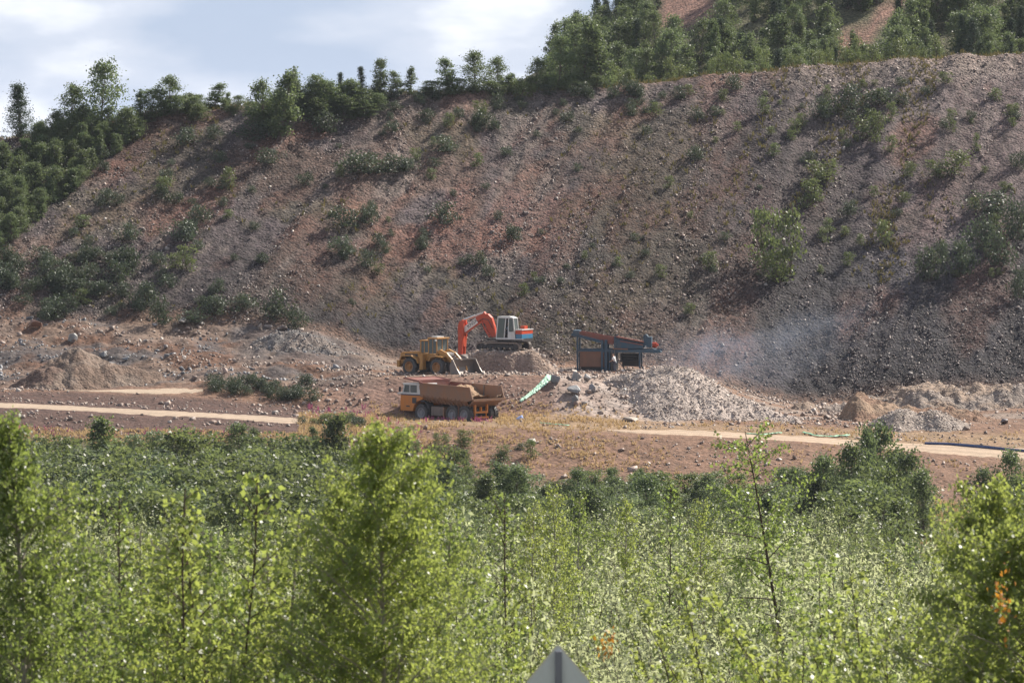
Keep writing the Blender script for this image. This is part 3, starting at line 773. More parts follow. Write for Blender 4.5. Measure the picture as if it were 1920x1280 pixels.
m = MB(); m.prism([(1.72, 1.74), (1.95, 1.88), (1.4, 1.9), (1.0, 1.62), (.85, 1.2), (.95, 1.2), (1.1, 1.55), (1.45, 1.80)], 1.15, 1.88)
m.build('mudguard', M['dark'], truck)
m = MB(); m.box(-.75, .72, 1.0, 1.72, .62, 1.42)
for x in (-.45, .4): m.box(x, x + .07, 1.72, 1.75, .60, 1.44)
m.build('fuel_tank', M['steel'], truck, 0.05)
MB().box(-1.0, -.85, 1.1, 1.8, .5, 1.4).build('mudflap', M['body'], truck)
MB().box(-2.86, -2.80, 1.2, 1.85, .35, 1.55).build('mudflap', M['board'], truck)
# dump body: outer side plates with ribs, floor with duck-tail, headboard and canopy
def side_pts(y_t, y_b, s):
    top = [(2.0, 3.42), (-4.35, 3.18)]
    return top
body = MB()
def plate(p4, th):
    """solid plate from a quad and a thickness vector"""
    p = [Vector(q) for q in p4]; th = Vector(th)
    return p + [q + th for q in p]
for s in (1, -1):
    yt, yb, yl = s * 1.92, s * 1.90, s * 1.45
    th = (0, -s * .09, 0)
    P = [(2.0, yt, 3.42), (-4.35, yt, 3.20), (-4.72, yb, 2.15), (-3.95, yb, 1.98), (1.93, yb, 2.25)]
    n5 = len(P); vs = [Vector(q) for q in P] + [Vector(q) + Vector(th) for q in P]
    body.add(vs, [tuple(range(n5)), tuple(range(2 * n5 - 1, n5 - 1, -1))] + [(i, (i + 1) % n5, n5 + (i + 1) % n5, n5 + i) for i in range(n5)])
    # chamfer down to the floor
    body.hexa(plate([(1.93, yb, 2.245), (-3.95, yb, 1.975), (-3.75, yl, 1.50), (1.80, yl, 1.82)], (0, -s * .08, .03)))
    # rails along the top edge and rear edge
    body.bar((2.0, s * 1.955, 3.43), (-4.35, s * 1.955, 3.21), .10, .12)
    body.bar((-4.36, s * 1.955, 3.24), (-4.74, s * 1.945, 2.15), .10, .10)
floor = [(1.80, 1.80), (-3.75, 1.48), (-4.78, 2.12)]
body.hexa(plate([(1.80, -1.46, 1.80), (-3.75, -1.46, 1.48), (-3.75, 1.46, 1.48), (1.80, 1.46, 1.80)], (0, 0, .10)))
body.hexa(plate([(-3.75, -1.86, 1.50), (-4.80, -1.90, 2.13), (-4.80, 1.90, 2.13), (-3.75, 1.46, 1.50)], (.02, 0, .10)))
body.box(-4.93, -4.78, -1.99, 1.99, 2.04, 2.24)
body.hexa(plate([(1.95, -1.82, 2.2), (1.95, 1.82, 2.2), (2.02, 1.86, 3.55), (2.02, -1.86, 3.55)], (.10, 0, 0)))
body.hexa(plate([(1.82, -1.46, 1.85), (1.82, 1.46, 1.85), (1.95, 1.82, 2.2), (1.95, -1.82, 2.2)], (.10, 0, 0)))
bd = body.build('dump_body', M['body'], truck)
m = MB()
for i in range(11):
    x = 1.45 - i * .50
    for s in (1, -1):
        z0 = 1.80 - (1.8 - x) * .055
        m.bar((x, s * 1.925, z0 + .62), (x, s * 1.55, z0 + .02), .13, .13)
m.build('rib', M['body'], bd)
m = MB()
m.hexa(plate([(2.13, -1.9, 3.50), (3.95, -1.9, 3.74), (3.95, 1.9, 3.74), (2.13, 1.9, 3.50)], (0, 0, .09)))
m.bar((3.95, -1.95, 3.80), (3.95, 1.95, 3.80), .12, .14); m.bar((2.05, -1.95, 3.62), (2.05, 1.95, 3.62), .14, .16)
for s in (1, -1): m.bar((2.1, s * 1.9, 3.62), (3.95, s * 1.9, 3.83), .10, .10)
m.build('canopy', M['rust'], bd)
MB().bar((2.02, 1.99, 3.6), (1.45, 1.99, 3.40), .08, .1).build('canopy_brace', M['rust'], bd)
m = MB(); m.hexa(plate([(1.94, -1.78, 2.25), (1.94, 1.78, 2.25), (2.01, 1.82, 3.54), (2.01, -1.82, 3.54)], (-.02, 0, 0))); m.build('headboard_liner', M['rust'], bd)
# rust-red liner on the inner right wall near the headboard, and a post welded further back
m = MB(); m.hexa(plate([(1.95, -1.82, 2.28), (-.9, -1.82, 2.20), (-.9, -1.82, 3.32), (1.95, -1.82, 3.42)], (0, .02, 0))); m.build('inner_plate', M['rust'], bd)
MB().bar((-2.35, -1.79, 2.1), (-2.35, -1.79, 3.28), .09).build('inner_post', M['steel'], bd)
m = MB(); m.box(-4.35, -4.15, -.35, 1.25, .95, 1.12); m.box(-4.35, -4.15, -.35, -.2, 1.12, 1.72); m.box(-4.35, -4.15, 1.1, 1.25, 1.12, 1.72); m.box(-4.35, -4.15, .4, .54, 1.12, 1.5)
m.box(-4.3, -4.1, -.45, 1.3, .50, .66); m.bar((-4.2, -.25, .66), (-4.2, -.25, .95), .1); m.bar((-4.2, 1.15, .66), (-4.2, 1.15, .95), .1)
m.build('rear_frame', M['orange'], truck)
# earth in the body
rg = np.random.default_rng(3)
gx, gy = np.meshgrid(np.linspace(1.9, -4.62, 60), np.linspace(-1.80, 1.80, 34), indexing='ij')
hz = 1.85 + 1.50 * np.exp(-((gx + 1.3 + .25 * gy) / 1.15) ** 2) * (1 - 0.22 * ((gy + .3) / 1.8) ** 2) + 0.55 * sstep(-3.6, -4.7, gx) * 1.0
hz += 0.38 * np.exp(-((gx + 3.0) / 1.2) ** 2) * (gy < 2) + 0.45 * (fbm(gx * 1.3, gy * 1.3, 5, 4) - .5) + 0.22 * (fbm(gx * 5, gy * 5, 6, 3) - .5)
me = np_mesh('soil_load', np.stack([gx, gy, hz], -1).reshape(-1, 3), 4, grid_faces(60, 34)[:, ::-1], M['load'], {'soil': np.array((0.30, 0.195, 0.12)) * (0.8 + 0.4 * fbm(gx * 2, gy * 2, 9)).reshape(-1, 1)}, True)
o = link(bpy.data.objects.new('soil_load', me)); o.matrix_world = Matrix.Translation(tp) @ Matrix.Rotation(math.radians(135), 4, 'Z')
tag(o, 'brown earth heaped inside the tipper body of the dump truck', 'earth load')

# ---------------------------------------------- wheel loader: facing right and towards the viewer
lp = world(810, 412.5); lp.z = -(703.5 - HZ) * 412.5 / F
loader = empty('wheel_loader', lp, math.radians(-38))
tag(loader, 'muddy yellow wheel loader with its steel bucket lowered to the ground', 'wheel loader')
for x in (-1.6, 1.6):
    for sd in (1, -1): wheel(loader, (x, sd * 1.12, .80), .80, .58, M['rim_yellow'], side=sd, hub=.4)
m = MB(); m.box(-2.6, -.35, -.55, .55, .70, 1.35); m.box(-.2, 2.3, -.5, .5, .65, 1.25); m.cyl((-.28, 0, .6), (-.28, 0, 1.5), .2)
for x in (-1.6, 1.6): m.cyl((x, -1.1, .8), (x, 1.1, .8), .2)
m.build('frame', M['dark'], loader)
m = MB(); m.prism([(-3.05, 1.0), (-3.1, 1.55), (-3.02, 2.0), (-2.8, 2.10), (-.75, 2.22), (-.75, 1.36), (-2.5, 1.36), (-2.6, 1.0)], -.85, .85)
hd = m.build('engine_hood', M['yellow'], loader, .05)
MB().box(-2.5, -1.0, -.872, -.852, 1.55, 1.95).build('side_grille', M['dark'], hd)
MB().cyl((-1.3, .3, 2.2), (-1.3, .3, 2.9), .07).build('exhaust_pipe', M['rust'], hd)
m = MB(); m.prism([(-2.95, .72), (-2.95, 1.35), (-3.3, 1.35), (-3.3, .72)], -1.1, 1.1); m.build('counterweight', M['yellow'], loader, .05)
for sd in (-1, 1):
    a, b = sorted((sd * .86, sd * 1.42))
    MB().prism([(-2.6, 1.42), (-2.45, 1.72), (-1.4, 1.76), (-.75, 1.45), (-.55, 1.1), (-.48, 1.12), (-.68, 1.52), (-1.36, 1.84), (-2.5, 1.80), (-2.7, 1.44)], a, b).build('mudguard', M['yellow'], loader)
    MB().prism([(.75, 1.35), (.95, 1.66), (1.5, 1.78), (2.2, 1.72), (2.2, 1.80), (1.45, 1.86), (.9, 1.73), (.66, 1.38)], a, b).build('mudguard', M['yellow'], loader)
m = MB()     # cab: floor box, posts, two-step roof
m.prism([(-.74, 1.36), (-.74, 2.05), (1.25, 1.95), (1.35, 1.30)], -.82, .82)
for x0, x1, zt in ((-.74, -.62, 3.12), (.18, .30, 3.34), (1.12, 1.22, 3.34)):
    for y0, y1 in ((-.82, -.72), (.72, .82)): m.box(x0, x1, y0, y1, 1.90, zt)
for y0, y1 in ((-.82, -.74), (.74, .82)): m.box(-.30, -.22, y0, y1, 2.0, 3.12); m.box(.70, .76, y0, y1, 1.95, 3.34)
m.box(-.78, .20, -.85, .85, 3.12, 3.24); m.box(.16, 1.34, -.88, .88, 3.34, 3.47)
lc = m.build('cab', M['yellow'], loader, .02)
MB().box(.35, 1.0, -.5, .5, 3.475, 3.58).build('roof_hatch', M['white'], lc)
MB().box(-.60, .17, -.80, -.78, 2.10, 3.10).build('side_window', M['glass'], lc)
MB().box(.31, .69, -.80, -.78, 2.02, 3.32).build('side_window', M['glass'], lc); MB().box(.77, 1.11, -.80, -.78, 2.02, 3.32).build('side_window', M['glass'], lc)
MB().box(1.15, 1.18, -.71, -.03, 2.02, 3.32).box(1.15, 1.18, .03, .71, 2.02, 3.32).build('windscreen', M['glass'], lc)
MB().box(-.72, -.69, -.71, .71, 2.1, 3.10).build('rear_window', M['glass'], lc)
MB().box(1.14, 1.21, -.03, .03, 1.98, 3.33).build('windscreen_post', M['yellow'], lc)
MB().bar((1.25, -.9, 3.2), (1.3, -1.1, 3.25), .04).cyl((1.26, -1.1, 3.24), (1.36, -1.1, 3.24), .09).build('work_light', M['white'], lc)
m = MB(); m.box(-.42, -.02, -1.3, -.86, .55, 1.95); m.box(-.36, -.08, -1.32, -1.31, .75, 1.9)
m.build('access_ladder', M['yellow'], loader)
m = MB()
for y in (-.62, .62):
    m.prism([(1.15, 2.18), (1.5, 2.42), (2.3, 2.10), (3.5, 1.0), (3.62, .55), (3.38, .5), (3.2, .85), (2.2, 1.72), (1.45, 1.92)], y - .09, y + .09)
    m.prism([(1.0, 1.2), (1.1, 2.3), (1.5, 2.4), (1.75, 1.2)], y * .72 - .07, y * .72 + .07)
m.cyl((3.25, -.7, .8), (3.25, .7, .8), .12)
la = m.build('lift_arms', M['yellow'], loader)
MB().cyl((1.6, 0, 2.0), (2.6, 0, 1.75), .11).cyl((2.6, 0, 1.75), (3.4, 0, 1.35), .06).build('tilt_cylinder', M['steel'], la)
m = MB(); m.box(1.3, 2.2, -.55, .55, 1.86, 2.12)
for k in range(5): m.bar((1.9 + .25 * k, -.3, 2.15 - .16 * k), (1.95 + .25 * k, .45, 2.12 - .16 * k), .07, .05)
m.build('hose_bundle', M['chrome'], la)
# bucket: curved back shell between two side plates, open to the front
BW = 1.62
arc = [(4.62, .06), (3.95, .05), (3.62, .16), (3.45, .45), (3.42, .85), (3.52, 1.25), (3.68, 1.52)]
arc2 = [(4.62, .13), (3.97, .13), (3.68, .22), (3.53, .48), (3.50, .85), (3.59, 1.22), (3.74, 1.49)]
m = MB()
m.prism(arc + arc2[::-1], -BW, BW)
bk = m.build('bucket', M['steel'], loader)
for y0 in (-BW - .07, BW + .002):
    MB().prism([(4.62, .05), (3.95, .04), (3.60, .15), (3.43, .45), (3.40, .85), (3.50, 1.25), (3.66, 1.54), (3.80, 1.52), (4.25, .75), (4.66, .2)], y0, y0 + .068).build('side_plate', M['steel'], bk)
MB().box(3.62, 3.80, -BW - .05, BW + .05, 1.545, 1.62).build('spill_guard', M['steel'], bk)
MB().box(4.55, 4.82, -BW - .05, BW + .05, .02, .055).build('cutting_edge', M['steel'], bk)

# ---------------------------------------------- excavator: facing left and a little away
ep = world(952, 420); ep.z = -(655.5 - HZ) * 420 / F
exc = empty('excavator', ep, math.radians(155))
tag(exc, 'red crawler excavator with white cab, boom folded down to the left', 'excavator')
m = MB()
def track_loop(x0, x1, r, n=9):
    pts = []
    for i in range(n + 1):
        a = math.pi / 2 + math.pi * i / n; pts.append((x0 + r * math.cos(a), r + r * math.sin(a)))
    for i in range(n + 1):
        a = -math.pi / 2 + math.pi * i / n; pts.append((x1 + r * math.cos(a), r + r * math.sin(a)))
    return pts
for yc in (1.1, -1.1):
    outer = track_loop(-1.45, 2.25, .37); inner = track_loop(-1.45, 2.25, .30)
    tk = MB(); k = len(outer)
    vs = [(x, yc - .28, z) for x, z in outer] + [(x, yc + .28, z) for x, z in outer] + [(x, yc - .28, z) for x, z in inner] + [(x, yc + .28, z) for x, z in inner]
    vs = [(x, y, z if z > .35 else z) for x, y, z in vs]
    fs = []
    for i in range(k):
        j = (i + 1) % k
        fs += [(i, j, k + j, k + i), (2 * k + i, 3 * k + i, 3 * k + j, 2 * k + j), (i, 2 * k + i, 2 * k + j, j), (k + i, k + j, 3 * k + j, 3 * k + i)]
    tk.add(vs, fs)
    L_ = []
    per = [Vector((x, 0, z)) for x, z in outer] + [Vector((outer[0][0], 0, outer[0][1]))]
    for a, b in zip(per, per[1:]):
        q = max(1, int(round((b - a).length / .17)))
        for i in range(q):
            c = a.lerp(b, (i + .5) / q); n_ = Vector((-(b - a).z, 0, (b - a).x)).normalized() * -1
            tk.bar((c.x + n_.x * .01, yc - .30, c.z + n_.z * .01), (c.x + n_.x * .01, yc + .30, c.z + n_.z * .01), .05, .05)
    t_ = tk.build('crawler_track', M['steel'], exc)
    fr = MB(); fr.box(-1.2, 2.0, yc - .16, yc + .16, .22, .48)
    for x in (-1.45, 2.25): fr.cyl((x, yc - .2, .37), (x, yc + .2, .37), .285, n=18)
    for i in range(6): fr.cyl((-1.0 + i * .56, yc - .17, .20), (-1.0 + i * .56, yc + .17, .20), .12)
    fr.build('track_frame', M['dark'], t_)
m = MB(); m.box(-.6, 1.4, -.82, .82, .35, .62); m.cyl((.4, 0, .62), (.4, 0, .85), .6, n=24); m.build('undercarriage', M['dark'], exc)
m = MB(); m.box(-2.05, 1.55, -1.2, 1.2, .86, 1.06); m.build('turntable_deck', M['dark'], exc)
MB().box(-2.15, .4, 1.21, 1.26, 1.0, 1.08).build('deck_edge', M['white'], exc)
m = MB(); m.box(-2.0, -1.36, -1.22, 1.22, 1.07, 1.50); eh = m.build('engine_house', M['stripe_blue'], exc, .03)
MB().box(-2.0, -1.36, -1.22, 1.22, 1.505, 1.86).build('red_band', M['red'], eh)
MB().box(-2.05, -1.34, -1.25, 1.25, 1.865, 1.95).build('roof_panel', M['white'], eh)
MB().box(-1.8, -1.4, -.5, .2, 1.955, 2.25).build('air_filter_box', M['red'], eh)
MB().cyl((-1.9, -.9, 1.95), (-1.9, -.9, 2.4), .06).build('exhaust_pipe', M['dark'], eh)
MB().box(-1.2, 1.2, -1.2, -.55, 1.07, 1.7).build('side_box', M['red'], exc)
# cab with open door
m = MB()
y0, y1 = .30, 1.25
prof_posts = [((.60, 1.07), (.42, 3.02)), ((-.20, 1.07), (-.38, 3.02)), ((-.62, 1.07), (-.66, 3.02)), ((-1.30, 1.07), (-1.12, 2.95))]
for (a, b) in prof_posts:
    for yy in (y1 - .04, y0 + .04): m.bar((a[0], yy, a[1]), (b[0], yy, b[1]), .09, .09)
m.prism([(.48, 2.98), (.45, 3.12), (-.75, 3.14), (-1.15, 3.0), (-1.15, 2.92)], y0 - .02, y1 + .02)
m.box(-1.30, .62, y0, y1, .99, 1.14)
m.prism([(-1.30, 1.14), (-1.26, 1.72), (-.66, 1.72), (-.63, 1.14)], y1 - .09, y1)
m.prism([(-1.30, 1.14), (-1.26, 1.78), (-1.18, 1.78), (-1.22, 1.14)], y0 + .09, y1 - .09)
cb = m.build('cab', M['white'], exc, .015)
MB().prism([(.55, 1.15), (.39, 2.97), (-.33, 2.97), (-.15, 1.15)], y1 - .05, y1 - .03).build('side_window', M['glass'], cb)
MB().prism([(.585, 1.15), (.41, 2.97), (.44, 2.97), (.615, 1.15)], y0 + .09, y1 - .09).build('windscreen', M['glass'], cb)
MB().prism([(-.69, 1.78), (-.70, 2.92), (-1.07, 2.90), (-1.20, 1.78)], y1 - .05, y1 - .03).build('rear_side_window', M['glass'], cb)
MB().prism([(-1.22, 1.8), (-1.10, 2.9), (-1.07, 2.9), (-1.19, 1.8)], y0 + .09, y1 - .09).build('rear_window', M['glass'], cb)
MB().box(-.9, .5, y0 + .01, y0 + .05, 1.15, 2.95).build('inner_side_window', M['glass'], cb)
MB().box(-.75, -.25, .52, .98, 1.14, 1.58).box(-.85, -.72, .52, .98, 1.5, 2.2).build('driver_seat', M['dark'], cb)
m = MB()
m.box(-.35, .35, .30, .36, 1.5, 1.52)
# boom: goose-neck, foot behind the cab side, bent over to the left
bp_ = [(1.15, 1.15), (1.65, 1.15), (2.10, 1.75), (2.22, 2.30), (2.62, 2.52), (3.1, 2.28), (4.45, 1.35), (4.75, 1.55), (4.72, 1.90), (3.2, 3.02), (2.55, 3.32), (2.05, 3.30), (1.65, 2.95), (1.38, 2.2)]
b = MB(); b.prism(bp_, -.38, .06)
bm_ = b.build('boom', M['red'], exc, .04)
# cylinder under the boom, one each side
for yy in (.16, -.46):
    MB().cyl((1.75, yy, 1.15), (2.35, yy, 2.05), .10).cyl((2.35, yy, 2.05), (2.62, yy, 2.62), .055).build('boom_cylinder', M['red'], bm_)
MB().cyl((2.45, -.16, 3.42), (3.45, -.16, 3.10), .085).build('stick_cylinder', M['pale'], bm_)
MB().cyl((3.45, -.16, 3.10), (4.55, -.16, 2.72), .11).build('piston_rod', M['chrome'], bm_)
MB().prism([(2.3, 3.3), (2.45, 3.5), (2.6, 3.3)], -.3, -.02).build('cylinder_lug', M['red'], bm_)
MB().tube([(1.55, .08, 2.0), (1.95, .10, 2.75), (2.5, .10, 2.85), (3.0, .10, 2.55)], .03).build('hydraulic_hose', M['dark'], bm_)
st = MB(); st.prism([(4.52, 2.75), (4.88, 2.55), (5.02, 2.1), (4.98, -.55), (4.62, -.55), (4.42, 1.5), (4.42, 2.3)], .065, .28); st.prism([(4.52, 2.75), (4.88, 2.55), (5.02, 2.1), (4.98, -.55), (4.62, -.55), (4.42, 1.5), (4.42, 2.3)], -.60, -.385)
st.box(4.5, 4.9, -.384, .064, .2, 1.2)
sk = st.build('stick', M['red'], exc, .02)
MB().prism([(4.95, -.5), (4.6, -.5), (4.05, -.75), (3.75, -1.15), (3.80, -1.6), (4.2, -1.75), (4.45, -1.35), (4.9, -1.05)], -.75, .40).build('bucket', M['steel'], exc)
# cream panel with dark letters on the boom's visible side
ang = math.atan2(1.35 - 2.28, 4.45 - 3.1)
pl = MB(); pl.prism([(3.02, 2.45), (3.30, 2.90), (4.62, 1.97), (4.36, 1.55)], .061, .072); pl.build('sign_panel', M['pale'], bm_)
fc = bpy.data.curves.new('lettering', 'FONT'); fc.body = 'KNSA'; fc.size = .46; fc.extrude = .004; fc.align_x = 'CENTER'; fc.align_y = 'CENTER'
tmp = bpy.data.objects.new('tmp', fc); COL.objects.link(tmp)
bpy.context.view_layer.update()
me = bpy.data.meshes.new_from_object(tmp.evaluated_get(bpy.context.evaluated_depsgraph_get()))
COL.objects.unlink(tmp); bpy.data.objects.remove(tmp)
me.materials.clear(); me.materials.append(M['ink'])
lt = link(bpy.data.objects.new('lettering', me), bm_)
# letters read left to right from the viewer's side: text x runs towards local -x, up the slope
tx = Vector((-(4.45 - 3.1), 0, -(1.35 - 2.28))).normalized(); ny = Vector((0, 1, 0)); tz = ny.cross(tx)
lt.matrix_local = Matrix.Translation((3.62, .080, 2.38)) @ Matrix(((tx.x, tz.x, ny.x), (tx.y, tz.y, ny.y), (tx.z, tz.z, ny.z))).to_4x4()

# ---------------------------------------------- people
M['skin'] = paint('skin', (0.45, 0.27, 0.19), 0.55, 0, 0.1)
M['hair'] = paint('dark_hair', (0.03, 0.022, 0.018), 0.6, 0, 0.1)
M['shirt_white'] = paint('pale_grey_shirt', (0.78, 0.76, 0.74), 0.85, 0, 0.15, (0.45, 0.4, 0.37))
M['shirt_blue'] = paint('light_blue_shirt', (0.30, 0.36, 0.46), 0.85, 0, 0.2)
M['trousers'] = paint('dark_blue_trousers', (0.05, 0.065, 0.10), 0.85, 0, 0.3)
def skin_mesh(name, pts, edges, rad, root, mat, parent=None):
    me = bpy.data.meshes.new(name); me.from_pydata(pts, edges, [])
    me.materials.append(mat)
    o = link(bpy.data.objects.new(name, me), parent)
    o.modifiers.new('skin', 'SKIN')
    for i, r in enumerate(rad):
        sv = me.skin_vertices[0].data[i]; rr = r if isinstance(r, tuple) else (r, r); sv.radius = rr; sv.use_root = (i == root)
    s = o.modifiers.new('sub', 'SUBSURF'); s.levels = 2; s.render_levels = 2
    bpy.context.view_layer.update()
    em = bpy.data.meshes.new_from_object(o.evaluated_get(bpy.context.evaluated_depsgraph_get()))
    o.modifiers.clear(); o.data = em; em.name = name
    for p in em.polygons: p.use_smooth = True
    return o
def person(loc, rz, J, shirt, label):
    """J: joint positions; faces +x"""
    names = ['pelvis', 'waist', 'chest', 'neck', 'jaw', 'brow', 'crown', 'sl', 'el', 'wl', 'sr', 'er', 'wr', 'hl', 'kl', 'al', 'tl', 'hr', 'kr', 'ar', 'tr']
    idx = {k: i for i, k in enumerate(names)}
    pts = [J[k] for k in names]
    ed = [('pelvis', 'waist'), ('waist', 'chest'), ('chest', 'neck'), ('neck', 'jaw'), ('jaw', 'brow'), ('brow', 'crown'), ('chest', 'sl'), ('sl', 'el'), ('el', 'wl'), ('chest', 'sr'), ('sr', 'er'), ('er', 'wr'),
          ('pelvis', 'hl'), ('hl', 'kl'), ('kl', 'al'), ('al', 'tl'), ('pelvis', 'hr'), ('hr', 'kr'), ('kr', 'ar'), ('ar', 'tr')]
    R = dict(pelvis=.13, waist=.12, chest=.145, neck=.055, jaw=.075, brow=.10, crown=.075, sl=.065, el=.045, wl=.032, sr=.065, er=.045, wr=.032, hl=.09, kl=.062, al=.042, tl=.035, hr=.09, kr=.062, ar=.042, tr=.035)
    rad = [R[k] for k in names]; edges = [(idx[a], idx[b]) for a, b in ed]
    fw = Vector((1, 0, 0))
    for s, (e_, w_) in enumerate((('el', 'wl'), ('er', 'wr'))):      # palm, four fingers, thumb
        dv = (Vector(J[w_]) - Vector(J[e_])).normalized(); side = dv.cross(Vector((.3, .2, 1))).normalized()
        palm = Vector(J[w_]) + dv * .07; pi = len(pts); pts.append(tuple(palm)); rad.append(.03); edges.append((idx[w_], pi))
        for q, ln in enumerate((.062, .075, .07, .055)):
            a = palm + side * (.024 - .016 * q) + dv * .03; b_ = a + dv * ln * .6 + fw * .01; c_ = b_ + dv * ln * .35 + fw * .025
            i = len(pts); pts += [tuple(a), tuple(b_), tuple(c_)]; rad += [.010, .009, .008]; edges += [(pi, i), (i, i + 1), (i + 1, i + 2)]
        a = Vector(J[w_]) + dv * .03 + side * .04; b_ = a + dv * .04 + side * .02
        i = len(pts); pts += [tuple(a), tuple(b_)]; rad += [.011, .009]; edges += [(pi, i), (i, i + 1)]
    o = skin_mesh('person', pts, edges, rad, 0, M['skin'])
    o.location = loc; o.rotation_euler = (0, 0, rz)
    tag(o, label, 'person')
    sub = ['waist', 'chest', 'sl', 'el', 'sr', 'er', 'pelvis']
    si = {k: i for i, k in enumerate(sub)}
    skin_mesh('shirt', [J[k] for k in sub], [(si[a], si[b]) for a, b in (('pelvis', 'waist'), ('waist', 'chest'), ('chest', 'sl'), ('sl', 'el'), ('chest', 'sr'), ('sr', 'er'))], [R[k] + .025 for k in sub], 0, shirt, o)
    sub = ['pelvis', 'hl', 'kl', 'al', 'hr', 'kr', 'ar']; si = {k: i for i, k in enumerate(sub)}
    skin_mesh('trousers', [J[k] for k in sub], [(si[a], si[b]) for a, b in (('pelvis', 'hl'), ('hl', 'kl'), ('kl', 'al'), ('pelvis', 'hr'), ('hr', 'kr'), ('kr', 'ar'))], [R[k] + .022 for k in sub], 0, M['trousers'], o)
    hb, hc = Vector(J['brow']), Vector(J['crown'])
    skin_mesh('hair', [tuple(hb + Vector((-.03, 0, .03))), tuple(hc + Vector((-.012, 0, .015)))], [(0, 1)], [.105, .085], 0, M['hair'], o)
    b_ = MB()     # face: eyes, nose, mouth, ears
    for s in (-1, 1): b_.box(hb.x + .085, hb.x + .102, s * .035 + hb.y - .012, s * .035 + hb.y + .012, hb.z - .03, hb.z - .018)
    b_.box(J['jaw'][0] + .068, J['jaw'][0] + .078, hb.y - .025, hb.y + .025, J['jaw'][2] + .0, J['jaw'][2] + .01)
    b_.build('eyes_and_mouth', M['hair'], o)
    n_ = MB(); n_.add([(hb.x + .085, hb.y, hb.z - .02), (hb.x + .085, hb.y - .018, hb.z - .075), (hb.x + .085, hb.y + .018, hb.z - .075), (hb.x + .125, hb.y, hb.z - .07)], [(0, 1, 3), (0, 3, 2), (1, 2, 3), (0, 2, 1)])
    for s in (-1, 1): n_.box(hb.x - .02, hb.x + .02, hb.y + s * .10 - .012, hb.y + s * .10 + .012, hb.z - .07, hb.z - .0)
    n_.build('nose_and_ears', M['skin'], o)
    return o
JS = dict(pelvis=(0, 0, .96), waist=(.02, 0, 1.12), chest=(.08, 0, 1.34), neck=(.13, 0, 1.50), jaw=(.17, 0, 1.57), brow=(.18, 0, 1.66), crown=(.17, 0, 1.73),
          sl=(.09, .19, 1.40), el=(.16, .25, 1.14), wl=(.36, .20, 1.02), sr=(.09, -.19, 1.40), er=(.18, -.24, 1.14), wr=(.40, -.16, 1.06),
          hl=(0, .10, .90), kl=(.05, .11, .50), al=(-.02, .12, .08), tl=(.14, .13, .04), hr=(0, -.10, .90), kr=(.03, -.11, .50), ar=(-.08, -.12, .08), tr=(.08, -.13, .04))
wp = world(1153, 421.0)
person(wp, math.radians(160), JS, M['shirt_white'], 'standing worker in pale shirt and dark trousers beside the blue crusher')
JD = dict(pelvis=(-.45, .75, 1.68), waist=(-.47, .75, 1.82), chest=(-.46, .75, 2.05), neck=(-.42, .75, 2.22), jaw=(-.38, .75, 2.30), brow=(-.37, .75, 2.39), crown=(-.38, .75, 2.46),
          sl=(-.44, .93, 2.10), el=(-.28, .98, 1.88), wl=(-.05, .92, 1.86), sr=(-.44, .57, 2.10), er=(-.28, .52, 1.88), wr=(-.05, .60, 1.86),
          hl=(-.40, .85, 1.66), kl=(.0, .87, 1.66), al=(.08, .87, 1.26), tl=(.22, .87, 1.20), hr=(-.40, .65, 1.66), kr=(.0, .64, 1.66), ar=(.08, .64, 1.26), tr=(.22, .64, 1.20))
MBt = MB().bar((.05, .92, 1.14), (-.03, .92, 1.88), .03).bar((.05, .6, 1.14), (-.03, .6, 1.88), .03).build('control_levers', M['dark'], cb)
person(ep, math.radians(155), JD, M['shirt_blue'], 'operator in light blue shirt seated in the excavator cab')

# ---------------------------------------------- crusher and screen
cpz = -(697 - HZ) * 425 / F
cr = empty('crusher', Vector(((1157 - 960) / F * 425, 425, cpz)), math.radians(-6))
tag(cr, 'blue steel rock crusher with brown hopper and sloping feed chute', 'crusher')
def ux(cx): return (cx - 730) / 106.6
def uz(cy): return (575 - cy) / 106.6
D = 1.15
m = MB()
for y in (-D, D):
    m.bar((ux(285), y, uz(195)), (ux(605), y, uz(275)), .16, .26)
    m.bar((ux(600), y, uz(358)), (ux(1175), y, uz(362)), .16, .30)
    m.bar((ux(345), y, uz(356)), (ux(625), y, uz(356)), .14, .2)
    for cx, z0, z1, w_ in ((345, 575, 200, .16), (590, 575, 250, .18), (630, 575, 250, .26), (665, 575, 358, .12), (720, 575, 210, .16), (968, 520, 350, .14)):
        m.bar((ux(cx), y, uz(z0) - .1), (ux(cx), y, uz(z1)), w_, w_)
    m.bar((ux(968), y, uz(520)), (ux(1010), y, uz(600)), .12, .12)
for cx in (345, 630, 720, 968, 1150): m.bar((ux(cx), -D, uz(362)), (ux(cx), D, uz(362)), .12, .14)
m.build('frame', M['blue'], cr)
m = MB()
for y in (-D + .10, D - .18): m.hexa(plate([(ux(350), y, uz(225)), (ux(700), y, uz(300)), (ux(700), y, uz(228)), (ux(355), y, uz(165))], (0, .08, 0)))
m.hexa(plate([(ux(350), -D + .2, uz(222)), (ux(700), -D + .2, uz(298)), (ux(700), D - .2, uz(298)), (ux(350), D - .2, uz(222))], (0, 0, .06)))
m.build('feed_chute', M['rust'], cr)
MB().box(ux(300), ux(360), -D - .1, D + .1, uz(205), uz(158)).build('chute_end', M['blue'], cr)
m = MB(); m.box(ux(368), ux(612), -D + .06, D - .06, uz(515), uz(373))
hp = m.build('hopper', M['board'], cr)
MB().box(ux(362), ux(618), -D - .02, -D + .05, uz(520), uz(508)).box(ux(362), ux(618), -D - .02, -D + .05, uz(376), uz(368)).box(ux(578), ux(590), -D - .03, -D + .05, uz(507), uz(377)).build('hopper_rim', M['board'], hp)
